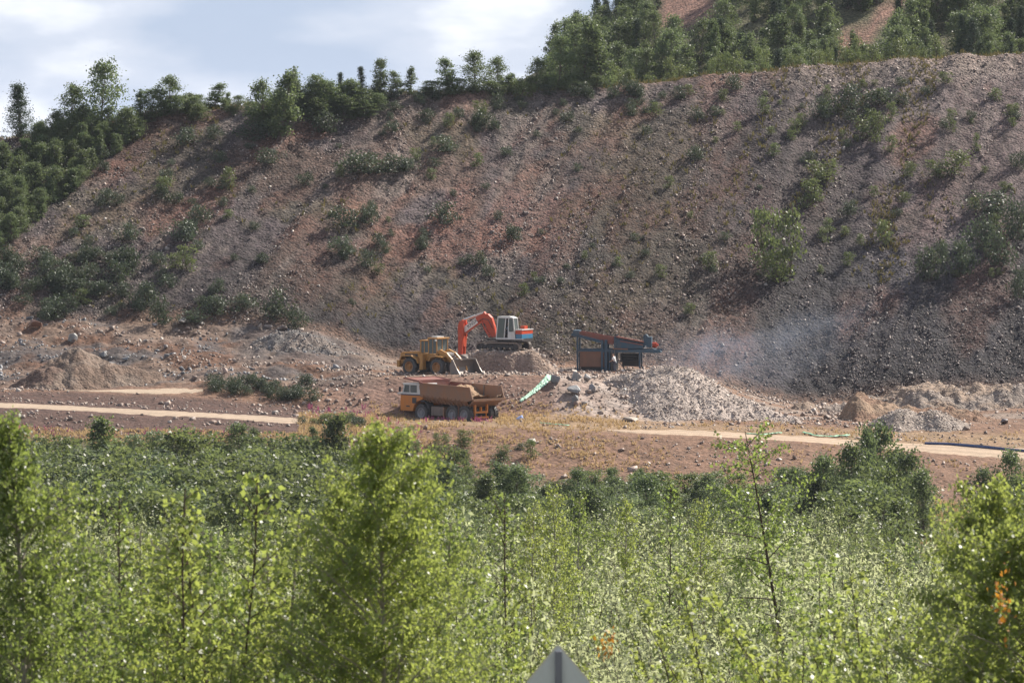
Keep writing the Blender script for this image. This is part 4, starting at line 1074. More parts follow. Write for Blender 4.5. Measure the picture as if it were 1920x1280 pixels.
m = MB(); m.hexa(plate([(ux(725), -D + .03, uz(225)), (ux(1005), -D + .03, uz(278)), (ux(1005), D - .03, uz(278)), (ux(725), D - .03, uz(225))], (0, 0, .05)))
m.build('screen_deck', M['rust'], cr)
m = MB()
for y in (-D - .02, D - .05): m.hexa(plate([(ux(735), y, uz(335)), (ux(1000), y, uz(335)), (ux(1000), y, uz(290)), (ux(735), y, uz(240))], (0, .07, 0)))
m.build('screen_side', M['blue'], cr)
MB().bar((ux(715), -D - .03, uz(215)), (ux(1010), -D - .03, uz(272)), .10, .12).bar((ux(770), -D - .04, uz(262)), (ux(1000), -D - .04, uz(300)), .06, .09).build('screen_rail', M['rust'], cr)
MB().bar((ux(700), -D - .12, uz(338)), (ux(848), -D - .12, uz(342)), .08, .12).build('walkway_rail', M['board'], cr)
MB().box(ux(1000), ux(1080), -.7, .75, uz(325), uz(222)).cyl((ux(1020), -.6, uz(222)), (ux(1020), .5, uz(222)), .22).build('motor', M['blue'], cr)
MB().box(ux(1016), ux(1030), -.74, -.71, uz(335), uz(310)).build('plate', M['white'], cr)
MB().cyl((ux(1085), 0, uz(305)), (ux(1130), 0, uz(305)), .26).cyl((ux(1130), 0, uz(305)), (ux(1145), 0, uz(305)), .12).build('flywheel_cover', M['red'], cr)
MB().box(ux(640), ux(718), -.5, D - .2, uz(560), uz(362)).box(ux(655), ux(705), -.75, -.5, uz(545), uz(430)).build('engine_box', M['dark'], cr)
MB().box(ux(600), ux(632), -D + .1, D - .1, uz(560), uz(380)).build('side_panel', M['blue'], cr)
for y in (-D - .05, D + .05):
    m = MB()
    for cx in (730, 820, 910, 995): m.bar((ux(cx), y, uz(275)), (ux(cx), y, uz(275) + .75 - (cx - 730) * .0004), .04)
    m.bar((ux(730), y, uz(275) + .74), (ux(995), y, uz(275) + .62), .04)
    m.build('hand_rail', M['dark'], cr)
m = MB(); m.bar((ux(690), -D - .15, uz(575)), (ux(690), -D - .15, uz(350)), .05); m.bar((ux(716), -D - .15, uz(575)), (ux(716), -D - .15, uz(350)), .05)
for k in range(8): m.bar((ux(690), -D - .15, uz(560 - 26 * k)), (ux(716), -D - .15, uz(560 - 26 * k)), .035)
m.build('ladder', M['steel'], cr)
m = MB()
for k in range(4): m.box(ux(775), ux(958), -D + .2, D - .2, uz(398 + 22 * k), uz(390 + 22 * k))
m.box(ux(770), ux(780), -D + .15, D - .15, uz(475), uz(385)); m.box(ux(950), ux(962), -D + .15, D - .15, uz(475), uz(385)); m.box(ux(782), ux(948), .2, D - .25, uz(520), uz(400))
m.build('jaw_box', M['dark'], cr)
MB().bar((ux(735), -D - .3, uz(430)), (ux(850), -D - .55, uz(578)), .07, .07).build('pole', M['steel'], cr)
MB().box(ux(375), ux(600), -.8, .9, uz(573), uz(522)).build('discharge_belt', M['dark'], cr)
MB().hexa(plate([(ux(1080), -.6, uz(345)), (ux(1175), -.6, uz(375)), (ux(1175), .6, uz(375)), (ux(1080), .6, uz(345))], (0, 0, .08))).build('discharge_chute', M['blue'], cr)

# ---------------------------------------------- hoses, sheeting, litter, sign
def strip_on(name, pts, wid, mat, label, cat, lift=0.06, fold=0.05, seed=0):
    """cloth or flat hose lying on the ground along image points"""
    P = []
    for a, b in zip(pts, pts[1:]):
        n_ = 14
        for i in range(n_): P.append((a[0] + (b[0] - a[0]) * i / n_, a[1] + (b[1] - a[1]) * i / n_))
    P.append(pts[-1])
    W = [world(px, hit(px, py, 384) or 400) for px, py in P]
    v = []; k = 7
    for i, p in enumerate(W):
        t = (W[min(i + 1, len(W) - 1)] - W[max(i - 1, 0)]); t.z = 0; t.normalize(); s = Vector((-t.y, t.x, 0))
        ww = wid[0] + (wid[1] - wid[0]) * i / (len(W) - 1)
        for j in range(k):
            u = (j / (k - 1) - .5); q = p + s * u * ww
            q.z = zx(q.x, q.y) + lift + fold * (math.cos(u * 9 + i * .5 + seed) * .5 + .5)
            v.append(q)
    me = np_mesh(name, np.array([tuple(q) for q in v]), 4, grid_faces(len(W), k), mat, None, True)
    o = link(bpy.data.objects.new(name, me)); md = o.modifiers.new('thick', 'SOLIDIFY'); md.thickness = .03
    tag(o, label, cat); return o
M['green_sheet'] = paint('pale_green_sheet', (0.42, 0.68, 0.50), 0.5, 0, 0.35, (0.62, 0.66, 0.55), 2)
M['green_hose'] = paint('green_flat_hose', (0.20, 0.45, 0.28), 0.5, 0, 0.4, (0.35, 0.40, 0.28), 2)
M['blue_pipe'] = paint('dark_blue_pipe', (0.02, 0.045, 0.14), 0.35, 0, 0.3, (0.12, 0.10, 0.10), 2)
M['blue_bag'] = paint('light_blue_plastic', (0.32, 0.42, 0.72), 0.5, 0, 0.2)
strip_on('green_sheeting', [(976, 755), (1000, 738), (1018, 723), (1033, 706)], (.25, .75), M['green_sheet'], 'pale green sheeting strip lying down the reddish bank', 'sheeting')
strip_on('flat_hose', [(1508, 813), (1530, 819), (1560, 821), (1592, 818)], (.35, .30), M['green_hose'], 'pale green flat hose lying slack along the right-hand track', 'hose', .08)
strip_on('flat_hose', [(1400, 815), (1430, 817), (1465, 813)], (.22, .22), M['green_hose'], 'short thin green hose half hidden at the track edge', 'hose', .06)
strip_on('flat_hose', [(1012, 795), (1040, 798), (1068, 800)], (.15, .15), M['green_hose'], 'thin dark green hose in the dry grass behind the truck', 'hose', .08)
def pipe(pts, r, mat, label):
    W = []
    for px, py in pts:
        p = world(px, hit(px, py, 384) or 390); p.z += r * .95; W.append(p)
    fine = []
    for a, b in zip(W, W[1:]):
        for i in range(6):
            q = a.lerp(b, i / 6); q.z = max(q.z, zx(q.x, q.y) + r * .9); fine.append(q)
    fine.append(W[-1])
    o = MB().tube(fine, r, 10).build('pipe', mat); tag(o, label, 'pipe'); return o
pipe([(1735, 834), (1780, 836), (1830, 840), (1880, 845), (1925, 849), (2000, 856)], .13, M['blue_pipe'], 'thick dark blue pipe lying along the right-hand track')
pipe([(1752, 833), (1790, 834), (1840, 838), (1880, 842)], .07, M['dark'], 'thin black pipe alongside the dark blue one')
p = world(975, hit(975, 789, 384) or 398)
rg = np.random.default_rng(12); bm = bmesh.new()
for q in rg.normal(size=(26, 3)): bm.verts.new((q[0] * .17, q[1] * .15, abs(q[2]) * .22))
r_ = bmesh.ops.convex_hull(bm, input=bm.verts); bmesh.ops.delete(bm, geom=[g for g in r_['geom_interior'] if isinstance(g, bmesh.types.BMVert)], context='VERTS')
me = bpy.data.meshes.new('plastic_bag'); bm.to_mesh(me); bm.free(); me.materials.append(M['blue_bag'])
o = link(bpy.data.objects.new('plastic_bag', me)); o.location = p; tag(o, 'crumpled light blue plastic bag in dry grass behind the dump truck', 'plastic bag')

M['sign_back'] = paint('grey_sign_back', (0.66, 0.67, 0.64), 0.5, 0.0, 0.35, (0.42, 0.42, 0.38), 3)
M['sign_channel'] = paint('dull_sign_channel', (0.22, 0.22, 0.25), 0.5, 0.3, 0.2, (0.15, 0.14, 0.14), 3)
sdist = 38.0; k_ = sdist / F
sx, szt = (1047 - 960) * k_, -(1213 - HZ) * k_
sroot_z = zx(sx, sdist)
sg = empty('road_sign', (sx, sdist, sroot_z), math.radians(3))
tag(sg, 'grey back of a diamond road sign rising among the willows', 'road sign')
R_ = .29; zc = szt - sroot_z - R_
m = MB(); m.prism([(0, zc + R_), (R_ * .9, zc - .02), (0, zc - R_), (-R_ * .9, zc - .02)], -.012, .012)
plt = m.build('sign_plate', M['sign_back'], sg)
b = MB()
W_ = R_ * .9
for a, c in (((0, R_), (W_, -.02)), ((W_, -.02), (0, -R_)), ((0, -R_), (-W_, -.02)), ((-W_, -.02), (0, R_))): b.bar((a[0], 0, zc + a[1]), (c[0], 0, zc + c[1]), .012, .028)
b.build('sign_rim', M['chrome'], plt)
MB().box(-.028, .028, -.055, -.014, -.1, zc + R_ - .04).build('post', M['sign_channel'], sg)

# ------------------------------------------------------------------ plants
def leaf_quads(C_, size, rng, asp=0.62, up=0.0, curl=0.15):
    """one folded leaf (4 corners) per centre"""
    n = len(C_)
    a = rng.normal(size=(n, 3)); a[:, 2] -= up; a /= np.linalg.norm(a, axis=1, keepdims=True)
    b = np.cross(a, rng.normal(size=(n, 3))); b /= np.linalg.norm(b, axis=1, keepdims=True) + 1e-9
    nn = np.cross(a, b)
    s = (size * rng.uniform(.65, 1.3, n))[:, None]
    v = np.stack([C_ - a * s * .5, C_ + b * s * asp * .5 + nn * s * curl * .5 - a * s * .06, C_ + a * s * .5, C_ - b * s * asp * .5 + nn * s * curl * .5 - a * s * .06], 1)
    f = np.arange(n * 4).reshape(n, 4)
    return v.reshape(-1, 3), f
def wood_mesh(name, segs, mat, n=5):
    """segs: list of (p, q, r0, r1)"""
    p = np.array([s[0] for s in segs], float); q = np.array([s[1] for s in segs], float)
    r0 = np.array([s[2] for s in segs]); r1 = np.array([s[3] for s in segs])
    d = q - p; d /= np.linalg.norm(d, axis=1, keepdims=True) + 1e-9
    up = np.where(np.abs(d[:, 2:3]) < .9, np.array([[0, 0, 1.]]), np.array([[1., 0, 0]]))
    a = np.cross(d, up); a /= np.linalg.norm(a, axis=1, keepdims=True); b = np.cross(a, d)
    th = 2 * np.pi * np.arange(n) / n
    ring = a[:, None] * np.cos(th)[None, :, None] + b[:, None] * np.sin(th)[None, :, None]
    v = np.concatenate([p[:, None] + ring * r0[:, None, None], q[:, None] + ring * r1[:, None, None]], 1).reshape(-1, 3)
    base = (np.arange(len(segs)) * 2 * n)[:, None, None]
    i = np.arange(n); f = np.stack([i, (i + 1) % n, n + (i + 1) % n, n + i], -1)[None] + base
    return np_mesh(name, v, 4, f.reshape(-1, 4), mat, None, True)
def curve_pts(p, d, L, n, rng, bend, wob=0.06):
    pts = [np.array(p, float)]; d = np.array(d, float)
    for i in range(n):
        d = d + np.array(bend) / n + rng.normal(size=3) * wob; d /= np.linalg.norm(d)
        pts.append(pts[-1] + d * L / n)
    return pts
def add_segs(segs, pts, r0, r1):
    n = len(pts) - 1
    for i in range(n):
        segs.append((pts[i], pts[i + 1], r0 + (r1 - r0) * i / n, r0 + (r1 - r0) * (i + 1) / n))
class Plant:
    """finished meshes of one kind of plant"""
    def __init__(s, wood, crown, wn='trunk', cn='crown'): s.wood, s.crown, s.wn, s.cn = wood, crown, wn, cn
def birch(seed, Ht, R, nb, leaf, lmat, tw=5, per=13, lean=0.0, bark='birch_bark', low=.10, asp=.78, upr=.85, tr=.012, power=.62, gaps=0.0):
    rng = np.random.default_rng(seed)
    trunk = curve_pts((0, 0, 0), (lean, 0, 1), Ht, 14, rng, (lean * .6, 0, .1), .03)
    T_ = np.array(trunk); T_[:, :2] -= T_[-1, :2] * np.linspace(0, 1, 15)[:, None]; T_[:, 2] *= Ht / T_[-1, 2]; trunk = list(T_)
    segs = []; add_segs(segs, trunk, tr * Ht, .006)
    leaves = []; az = rng.uniform(0, 6)
    for k in range(nb):
        t = low + (.985 - low) * (k + rng.random() * .6) / nb
        if rng.random() < gaps: continue
        p = np.array([np.interp(t, np.linspace(0, 1, 15), T_[:, i]) for i in range(3)])
        az += 2.4 + rng.normal() * .25
        Lb = max(.14, R * (1.02 - t) ** power * rng.choice((.45, .7, .9, 1.0, 1.35)) * rng.uniform(.8, 1.15)) * (1.0 if t > .25 else .6 + 1.6 * t)
        d = np.array([math.cos(az), math.sin(az), upr + .5 * t + rng.normal() * .12])
        d /= np.linalg.norm(d)
        br = curve_pts(p, d, Lb, 6, rng, (0, 0, -.35), .07)
        add_segs(segs, br, .006 * Lb + .004, .002)
        B = np.array(br); pn = max(3, int(per * min(1.0, .15 + Lb / .75)))
        for j in range(tw + 1):
            u = .22 + .78 * (j + rng.random()) / (tw + 1)
            q = np.array([np.interp(u, np.linspace(0, 1, 7), B[:, i]) for i in range(3)])
            dd = d + rng.normal(size=3) * .75; dd[2] -= .15; dd /= np.linalg.norm(dd)
            Lt = Lb * rng.uniform(.18, .38) + .05
            if j == tw: q = B[-2]; dd = d; Lt = Lb * .2 + .08
            twg = curve_pts(q, dd, Lt, 3, rng, (0, 0, -.5), .1)
            add_segs(segs, twg, .0025, .0012)
            tt = rng.random(pn); W = np.array(twg)
            c = np.stack([np.interp(tt, np.linspace(0, 1, 4), W[:, i]) for i in range(3)], -1)
            leaves.append(c + rng.normal(0, leaf * .75, (pn, 3)) - np.array([0, 0, leaf * .3]))
    c = np.concatenate(leaves); v, f = leaf_quads(c, leaf, rng, asp, .5)
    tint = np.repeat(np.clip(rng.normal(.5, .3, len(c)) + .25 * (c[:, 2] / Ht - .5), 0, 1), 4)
    return Plant(wood_mesh('trunk', segs, M[bark]), np_mesh('crown', v, 4, f, M[lmat], {'tint': tint}))
def bush(seed, Ht, R, ns, leaf, lmat, tw=9, per=9, asp=.34, bark='twig', spread=.55, wn='stems', cn='foliage', shoot=.3):
    """many upright stems from one stool, leafy from the ground up"""
    rng = np.random.default_rng(seed); segs = []; leaves = []
    for k in range(ns):
        az = rng.uniform(0, 2 * math.pi); sp = math.sqrt(rng.random()) * spread
        d = np.array([math.cos(az) * sp, math.sin(az) * sp, 1.0]); d /= np.linalg.norm(d)
        Ls = Ht * (1 - .35 * sp) * rng.uniform(.68, 1.06)
        p = np.array([math.cos(az), math.sin(az), 0]) * rng.uniform(0, R * .25)
        st_ = curve_pts(p, d, Ls, 8, rng, (math.cos(az) * .25, math.sin(az) * .25, -.1), .05)
        add_segs(segs, st_, .006 * Ls, .002); B = np.array(st_)
        for j in range(tw):
            u = .16 + .84 * (j + rng.random()) / tw
            q = np.array([np.interp(u, np.linspace(0, 1, 9), B[:, i]) for i in range(3)])
            dd = d * .5 + rng.normal(size=3) * .6; dd[2] += .3; dd /= np.linalg.norm(dd)
            Lt = (R * .55) * rng.uniform(.4, 1.0) * (1.15 - u)
            twg = curve_pts(q, dd, Lt, 3, rng, (0, 0, .15), .1); add_segs(segs, twg, .003, .0012)
            W = np.array(twg); tt = rng.random(per)
            c = np.stack([np.interp(tt, np.linspace(0, 1, 4), W[:, i]) for i in range(3)], -1)
            leaves.append(c + rng.normal(0, leaf * .7, (per, 3)))
    c = np.concatenate(leaves); v, f = leaf_quads(c, leaf, rng, asp, -.2)
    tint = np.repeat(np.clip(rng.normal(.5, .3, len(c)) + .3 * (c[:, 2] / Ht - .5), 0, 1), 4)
    return Plant(wood_mesh(wn, segs, M[bark], 4), np_mesh(cn, v, 4, f, M[lmat], {'tint': tint}), wn, cn)
def clump_tree(seed, Ht, R, ncl, per, leaf, lmat, shape='oval', low=.15, bark='bark', asp=.7, wn='trunk', cn='crown', tightness=.16, multi=1):
    """tree or shrub seen from far: trunk and limbs, and leaf clusters through the crown's volume"""
    rng = np.random.default_rng(seed); segs = []; leaves = []; tints = []
    trunks = []
    for m_i in range(multi):
        lean = rng.normal(size=2) * (.05 if multi == 1 else .22)
        tr_ = curve_pts((rng.normal() * .1 * (multi > 1), rng.normal() * .1 * (multi > 1), -.15), (lean[0], lean[1], 1), Ht * (.96 if m_i == 0 else rng.uniform(.6, .95)), 8, rng, (0, 0, .1), .035)
        trunks.append(np.array(tr_)); add_segs(segs, tr_, .018 * Ht / (1 + .4 * (multi > 1)), .012)
    for k in range(ncl):
        t = low + (1 - low) * rng.random() ** .9
        if shape == 'oval': r = R * max(.12, math.sin(math.pi * min(.97, .12 + .86 * ((t - low) / (1 - low)) ** .8)) ** .7)
        elif shape == 'cone': r = R * max(.06, (1 - (t - low) / (1 - low)) ** .85)
        elif shape == 'spire': r = R * max(.08, (1.02 - (t - low) / (1 - low)) ** .55 * min(1, .45 + 2 * (t - low)))
        else: r = R * max(.15, math.sqrt(max(0, 1 - ((t - .35) / .68) ** 2)))            # dome
        tk_ = trunks[k % multi]
        az = rng.uniform(0, 2 * math.pi); rr = r * rng.uniform(.2, 1.0) ** .6 * rng.choice((.7, .9, 1.0, 1.3)) * rng.uniform(.85, 1.1)
        ax = np.array([np.interp(t * .95, np.linspace(0, 1, 9), tk_[:, i]) for i in range(3)])
        c0 = np.array([ax[0] + rr * math.cos(az), ax[1] + rr * math.sin(az), Ht * t])
        s0 = np.array([np.interp(max(.05, t - .18), np.linspace(0, 1, 9), tk_[:, i]) for i in range(3)])
        segs.append((s0, s0 * .35 + c0 * .65, .006 * Ht * (1.1 - t), .006))
        cl_r = R * tightness * rng.uniform(.7, 1.5)
        n = int(per * rng.uniform(.6, 1.4))
        pts = c0 + rng.normal(size=(n, 3)) * np.array([cl_r, cl_r, cl_r * .75])
        leaves.append(pts); tints.append(np.full(n, rng.normal(.5, .2)))
    c = np.concatenate(leaves); c[:, 2] = np.maximum(c[:, 2], .05 + .1 * rng.random(len(c)))
    v, f = leaf_quads(c, leaf, rng, asp)
    tint = np.repeat(np.clip(np.concatenate(tints) + rng.normal(0, .18, len(c)), 0, 1), 4)
    return Plant(wood_mesh(wn, segs, M[bark], 5), np_mesh(cn, v, 4, f, M[lmat], {'tint': tint}), wn, cn)
def put(name, plant, loc, sc, rz, label, cat, group=None, split=True, lean=(0, 0), sz=None):
    s3 = (sc, sc, sz if sz else sc)
    if split:
        root = empty(name, loc, rz, lean); root.scale = s3
        link(bpy.data.objects.new(plant.wn, plant.wood), root); link(bpy.data.objects.new(plant.cn, plant.crown), root)
    else:
        root = link(bpy.data.objects.new(name, plant)); root.location = loc; root.rotation_euler = (lean[0], lean[1], rz); root.scale = s3
    tag(root, label, cat, group)
    return root
def joined(p):
    """stems and foliage of a small far shrub as one mesh"""
    bm = bmesh.new(); bm.from_mesh(p.wood); n0_ = len(bm.faces); bm.from_mesh(p.crown)
    bm.faces.ensure_lookup_table()
    for f in bm.faces[n0_:]: f.material_index = 1
    me = bpy.data.meshes.new('shrub'); bm.to_mesh(me); bm.free()
    me.materials.append(p.wood.materials[0]); me.materials.append(p.crown.materials[0])
    return me
RR = random.Random(11)

# ---- shapes to copy from
LEAFN = .039
B_CENTRE = birch(101, 5.6, 2.1, 120, LEAFN, 'leaf_birch', tw=10, per=27, power=.72, low=.40, upr=.55, asp=.66)
B_LEFT = birch(102, 5.6, 1.7, 115, LEAFN, 'leaf_dark_birch', tw=9, per=27, power=.72, low=.38, upr=.6, asp=.66)
B_RIGHT = birch(103, 4.8, 2.3, 115, .041, 'leaf_birch', tw=10, per=26, power=.72, low=.36, upr=.55)
B_SAP = [birch(110 + i, 4.2, 1.5, 56, .038, ('leaf_birch', 'leaf_dark_birch', 'leaf_birch')[i], tw=7, per=19, power=.85, low=.25, upr=.65, tr=.007) for i in range(3)]
B_THIN = birch(120, 4.2, .50, 70, .038, 'leaf_dark_birch', tw=4, per=14, bark='twig', power=.5, gaps=.08, tr=.0032)
B_LEAN = birch(121, 6.0, 1.35, 54, .050, 'leaf_dark_birch', tw=6, per=15, bark='twig', low=.40, power=.38, gaps=.12, tr=.009, upr=.25)
B_SHOOT = birch(122, 4.0, .50, 60, .046, 'leaf_birch', tw=4, per=13, bark='twig', power=.5, tr=.0032)
WIL = [bush(130 + i, 3.6, 1.3, 28, .070, 'leaf_willow', tw=14, per=15, asp=.40) for i in range(4)]
WILB = [bush(140 + i, 3.4, 1.3, 36, .044, ('leaf_birch', 'leaf_dark_birch', 'leaf_birch')[i], tw=18, per=22, asp=.66) for i in range(3)]
MID = [bush(150 + i, 3.2, 1.5, 22, .10, 'leaf_willow', tw=9, per=9, asp=.42) for i in range(2)] + [bush(155 + i, 3.2, 1.5, 22, .10, 'leaf_thicket', tw=9, per=10, asp=.5) for i in range(2)]
THK = [clump_tree(160 + i, 3.0, 1.35, 70, 36, .17, 'leaf_thicket', 'dome', .08, 'twig', wn='stems', cn='foliage', multi=4, tightness=.125) for i in range(4)]
THP = [clump_tree(165 + i, 3.0, 1.35, 70, 36, .16, 'leaf_pale_thicket', 'dome', .08, 'twig', wn='stems', cn='foliage', multi=4, tightness=.125) for i in range(2)]
THT = [clump_tree(170 + i, 4.6, 1.2, 90, 26, .20, 'leaf_thicket', 'spire', .08) for i in range(2)]
SLP_P = [clump_tree(180 + i, 1.6, .95, 46, 20, .16, 'leaf_slope', 'dome', .04, 'twig', wn='stems', cn='foliage', multi=4, tightness=.2) for i in range(4)]
SLL_P = [clump_tree(190 + i, 2.0, .8, 46, 16, .15, 'leaf_light', 'spire', .04, 'twig', wn='stems', cn='foliage', multi=3, tightness=.2) for i in range(3)]
SLP = [joined(p) for p in SLP_P]; SLL = [joined(p) for p in SLL_P]
FAR = [clump_tree(200, 6, 1.7, 110, 34, .21, 'leaf_far', 'oval', .07), clump_tree(201, 6, 1.35, 100, 34, .21, 'leaf_far', 'spire', .06), clump_tree(202, 6, 2.0, 120, 34, .21, 'leaf_far', 'oval', .06),
       clump_tree(203, 6, 1.1, 80, 30, .20, 'leaf_far', 'spire', .08), clump_tree(204, 6, 1.9, 120, 34, .21, 'leaf_far', 'dome', .08)]
SPR = [clump_tree(210, 7, 1.45, 150, 40, .20, 'leaf_spruce', 'cone', .05, asp=.4), clump_tree(211, 7, 1.15, 130, 38, .19, 'leaf_spruce', 'cone', .05, asp=.4)]
HFAR, HSPR = 6.0, 7.0

def top_plant(name, plant, Hp, px, ytop, d, label, cat, group=None, rz=None, lean=(0, 0), wide=None):
    """plant at column px and depth d whose tip reaches image row ytop; height comes from the ground up"""
    b = world(px, d); zt = -(ytop - HZ) * d / F
    s = max(.3, (zt - b.z) / Hp)
    return put(name, plant, b - Vector((0, 0, .05)), wide or s, RR.uniform(0, 6.28) if rz is None else rz, label, cat, group, True, lean, sz=s)

# ---- foreground birches and bushes one can point at
top_plant('birch_tree', B_CENTRE, 5.6, 716, 800, 40, 'big bright yellow-green birch standing in front of the dump truck', 'birch tree', rz=1.0, wide=.92)
top_plant('birch_tree', B_LEFT, 5.6, 38, 768, 39, 'tall dark glossy birch cut off by the edge of the view', 'birch tree', rz=2.2, wide=.95)
top_plant('birch_tree', B_RIGHT, 4.8, 1862, 905, 42, 'broad glossy birch below the right-hand thicket, tallest at its side', 'birch tree', rz=.4, wide=.82)
OR_BIRCH = top_plant('birch_tree', B_RIGHT, 4.8, 1925, 985, 40, 'dense birch behind whose leaves a few orange ones show', 'birch tree', rz=2.9)
top_plant('birch_tree', B_CENTRE, 5.6, 782, 868, 42, 'second crown of yellow-green birch just right of the big bright one', 'birch tree', rz=4.0, wide=.62)
top_plant('birch_tree', B_CENTRE, 5.6, 640, 905, 41, 'yellow-green birch filling the left side of the big bright one', 'birch tree', rz=5.2, wide=.7)
top_plant('birch_sapling', B_SHOOT, 4.0, 432, 878, 41, 'slender sapling with a bright lime shoot, taller of the lime pair', 'birch sapling', rz=.5, lean=(0, .05))
top_plant('birch_sapling', B_SHOOT, 4.0, 346, 905, 41.5, 'slender sapling with a bright lime tip, shorter of the lime pair', 'birch sapling', rz=2.5)
top_plant('birch_sapling', B_SHOOT, 4.0, 462, 952, 42, 'low sapling whose side twig points right beside the lime pair', 'birch sapling', rz=3.5, lean=(0, .12))
top_plant('birch_sapling', B_THIN, 4.2, 222, 922, 44, 'thin upright sapling rising alone beside the dark edge birch', 'birch sapling', rz=1.5)
top_plant('birch_sapling', B_THIN, 4.2, 946, 926, 52, 'thin dark-stemmed sapling standing alone before the pale willows', 'birch sapling', rz=1.1)
top_plant('birch_sapling', B_THIN, 4.2, 1258, 905, 86, 'feathery sapling tip above the pale willows in the middle', 'birch sapling', rz=3.1)
top_plant('leaning_tree', B_LEAN, 6.0, 1528, 790, 80, 'bare-stemmed leaning tree with thin feathery branches crossing the bank', 'tree', rz=0.2, lean=(0, -.17))
for i, (px, yt, d, pl_) in enumerate([(105, 905, 43, B_SAP[0]), (165, 1010, 42, B_SAP[1]), (262, 985, 45, B_SAP[2]), (310, 1000, 43, B_SAP[0]), (395, 985, 44, B_SAP[1]), (500, 1020, 45, B_SAP[2]), (560, 960, 44, B_SAP[0]), (845, 965, 45, B_SAP[1])]):
    top_plant('birch_sapling', pl_, 4.2, px, yt, d, 'leafy birch sapling in the glossy undergrowth beside the big birch', 'birch sapling', 'saplings in the undergrowth around the big birch')
for i, (px, yt, d, pl_) in enumerate([(1035, 910, 92, 0), (1088, 922, 95, 1), (1175, 930, 98, 2), (1000, 945, 90, 2), (1320, 935, 97, 0), (1405, 930, 100, 1)]):
    top_plant('birch_sapling', B_SAP[pl_], 4.2, px, yt, d, 'fine-leaved birch sapling rising over the pale willow scrub', 'birch sapling', 'saplings rising over the willows', wide=1.15)
for i, (px, yt, d) in enumerate([(1480, 1010, 50), (1560, 985, 52), (1640, 1000, 50), (1720, 965, 48), (1790, 985, 46), (1590, 1080, 44), (1690, 1070, 43), (1500, 1120, 45), (1800, 1090, 41), (1760, 1150, 38)]):
    top_plant('yellow_bush', WILB[i % 3], 3.4, px, yt, d, 'yellow-green leafy bush in front of the broad right-hand birch', 'bush', 'yellow-green bushes before the right-hand birch')
for i, (px, yt, d) in enumerate([(60, 1090, 40), (150, 1105, 39), (240, 1090, 41), (330, 1110, 40), (420, 1085, 42), (500, 1110, 41), (580, 1120, 40), (60, 1180, 37), (190, 1190, 37), (300, 1200, 38), (430, 1190, 38), (530, 1195, 38), (850, 1080, 44), (900, 1110, 46), (830, 1170, 40), (680, 1180, 38), (770, 1190, 38)]):
    top_plant('leafy_bush', WILB[i % 3], 3.4, px, yt, d, 'glossy green bush in the undergrowth under the birches', 'bush', 'glossy bushes under the birches', wide=.95)
OR_BUSH = top_plant('willow_bush', WIL[1], 3.55, 1138, 1175, 44, 'willow bush with one orange sprig just right of the grey sign', 'willow', wide=.8)
# pale willow scrub across the middle
wl = []
for d, y0_, y1_, step in ((62, 1150, 1185, 78), (70, 1095, 1130, 72), (80, 1055, 1085, 66), (92, 1010, 1040, 60), (106, 980, 1010, 56), (122, 960, 990, 54)):
    x = 470 if d > 75 else 840
    while x < 2000:
        if not (d < 75 and x > 1720):
            wl.append((x + RR.uniform(-18, 18), RR.uniform(y0_, y1_) + 28 * (x < 850) - 14 * (1150 < x < 1700), d + RR.uniform(-3, 3)))
        x += step * RR.uniform(.8, 1.15)
for i, (px, yt, d) in enumerate(wl):
    top_plant('willow_bush', WIL[RR.randrange(4)] if RR.random() < .8 else WILB[RR.randrange(3)], 3.55, px, yt, d, 'pale grey-green willow bush in the scrub of the middle ground', 'willow', 'pale willow scrub')
for px, yt, d in [(0, 1010, 60), (110, 1050, 62), (200, 1040, 60), (300, 1050, 64), (400, 1050, 66), (40, 985, 90), (160, 1000, 95), (280, 1010, 92), (520, 1050, 66), (600, 1040, 70)]:
    top_plant('willow_bush', WILB[RR.randrange(3)], 3.4, px, yt, d, 'green bush behind the undergrowth saplings', 'bush', 'bushes behind the saplings', wide=1.1)
for d, y0_, y1_ in ((50, 985, 1040), (57, 965, 1010)):
    x = -30
    while x < 880:
        top_plant('leafy_bush', WILB[RR.randrange(3)] if RR.random() < .7 else WIL[RR.randrange(4)], 3.4, x, RR.uniform(y0_, y1_), d + RR.uniform(-2, 2), 'dense green bush filling the gaps behind the lime saplings', 'bush', 'bushes filling the gaps between the saplings', wide=1.0)
        x += RR.uniform(48, 76)
# looser scrub on the far side of the hollow
for d, y0_, y1_, step in ((150, 960, 985, 62), (180, 935, 965, 58), (215, 925, 950, 54), (250, 915, 940, 52)):
    x = -60
    while x < 1990:
        gap = (360 < x < 520 and d < 200) or (1700 < x and d > 200)
        if not gap:
            top_plant('scrub_bush', MID[RR.randrange(4)], 3.1, x + RR.uniform(-15, 15), RR.uniform(y0_, y1_) + 20 * (x < 700), d + RR.uniform(-8, 8), 'green scrub bush in the hollow below the quarry bank', 'bush', 'scrub in the hollow')
        x += step * RR.uniform(.85, 1.2)
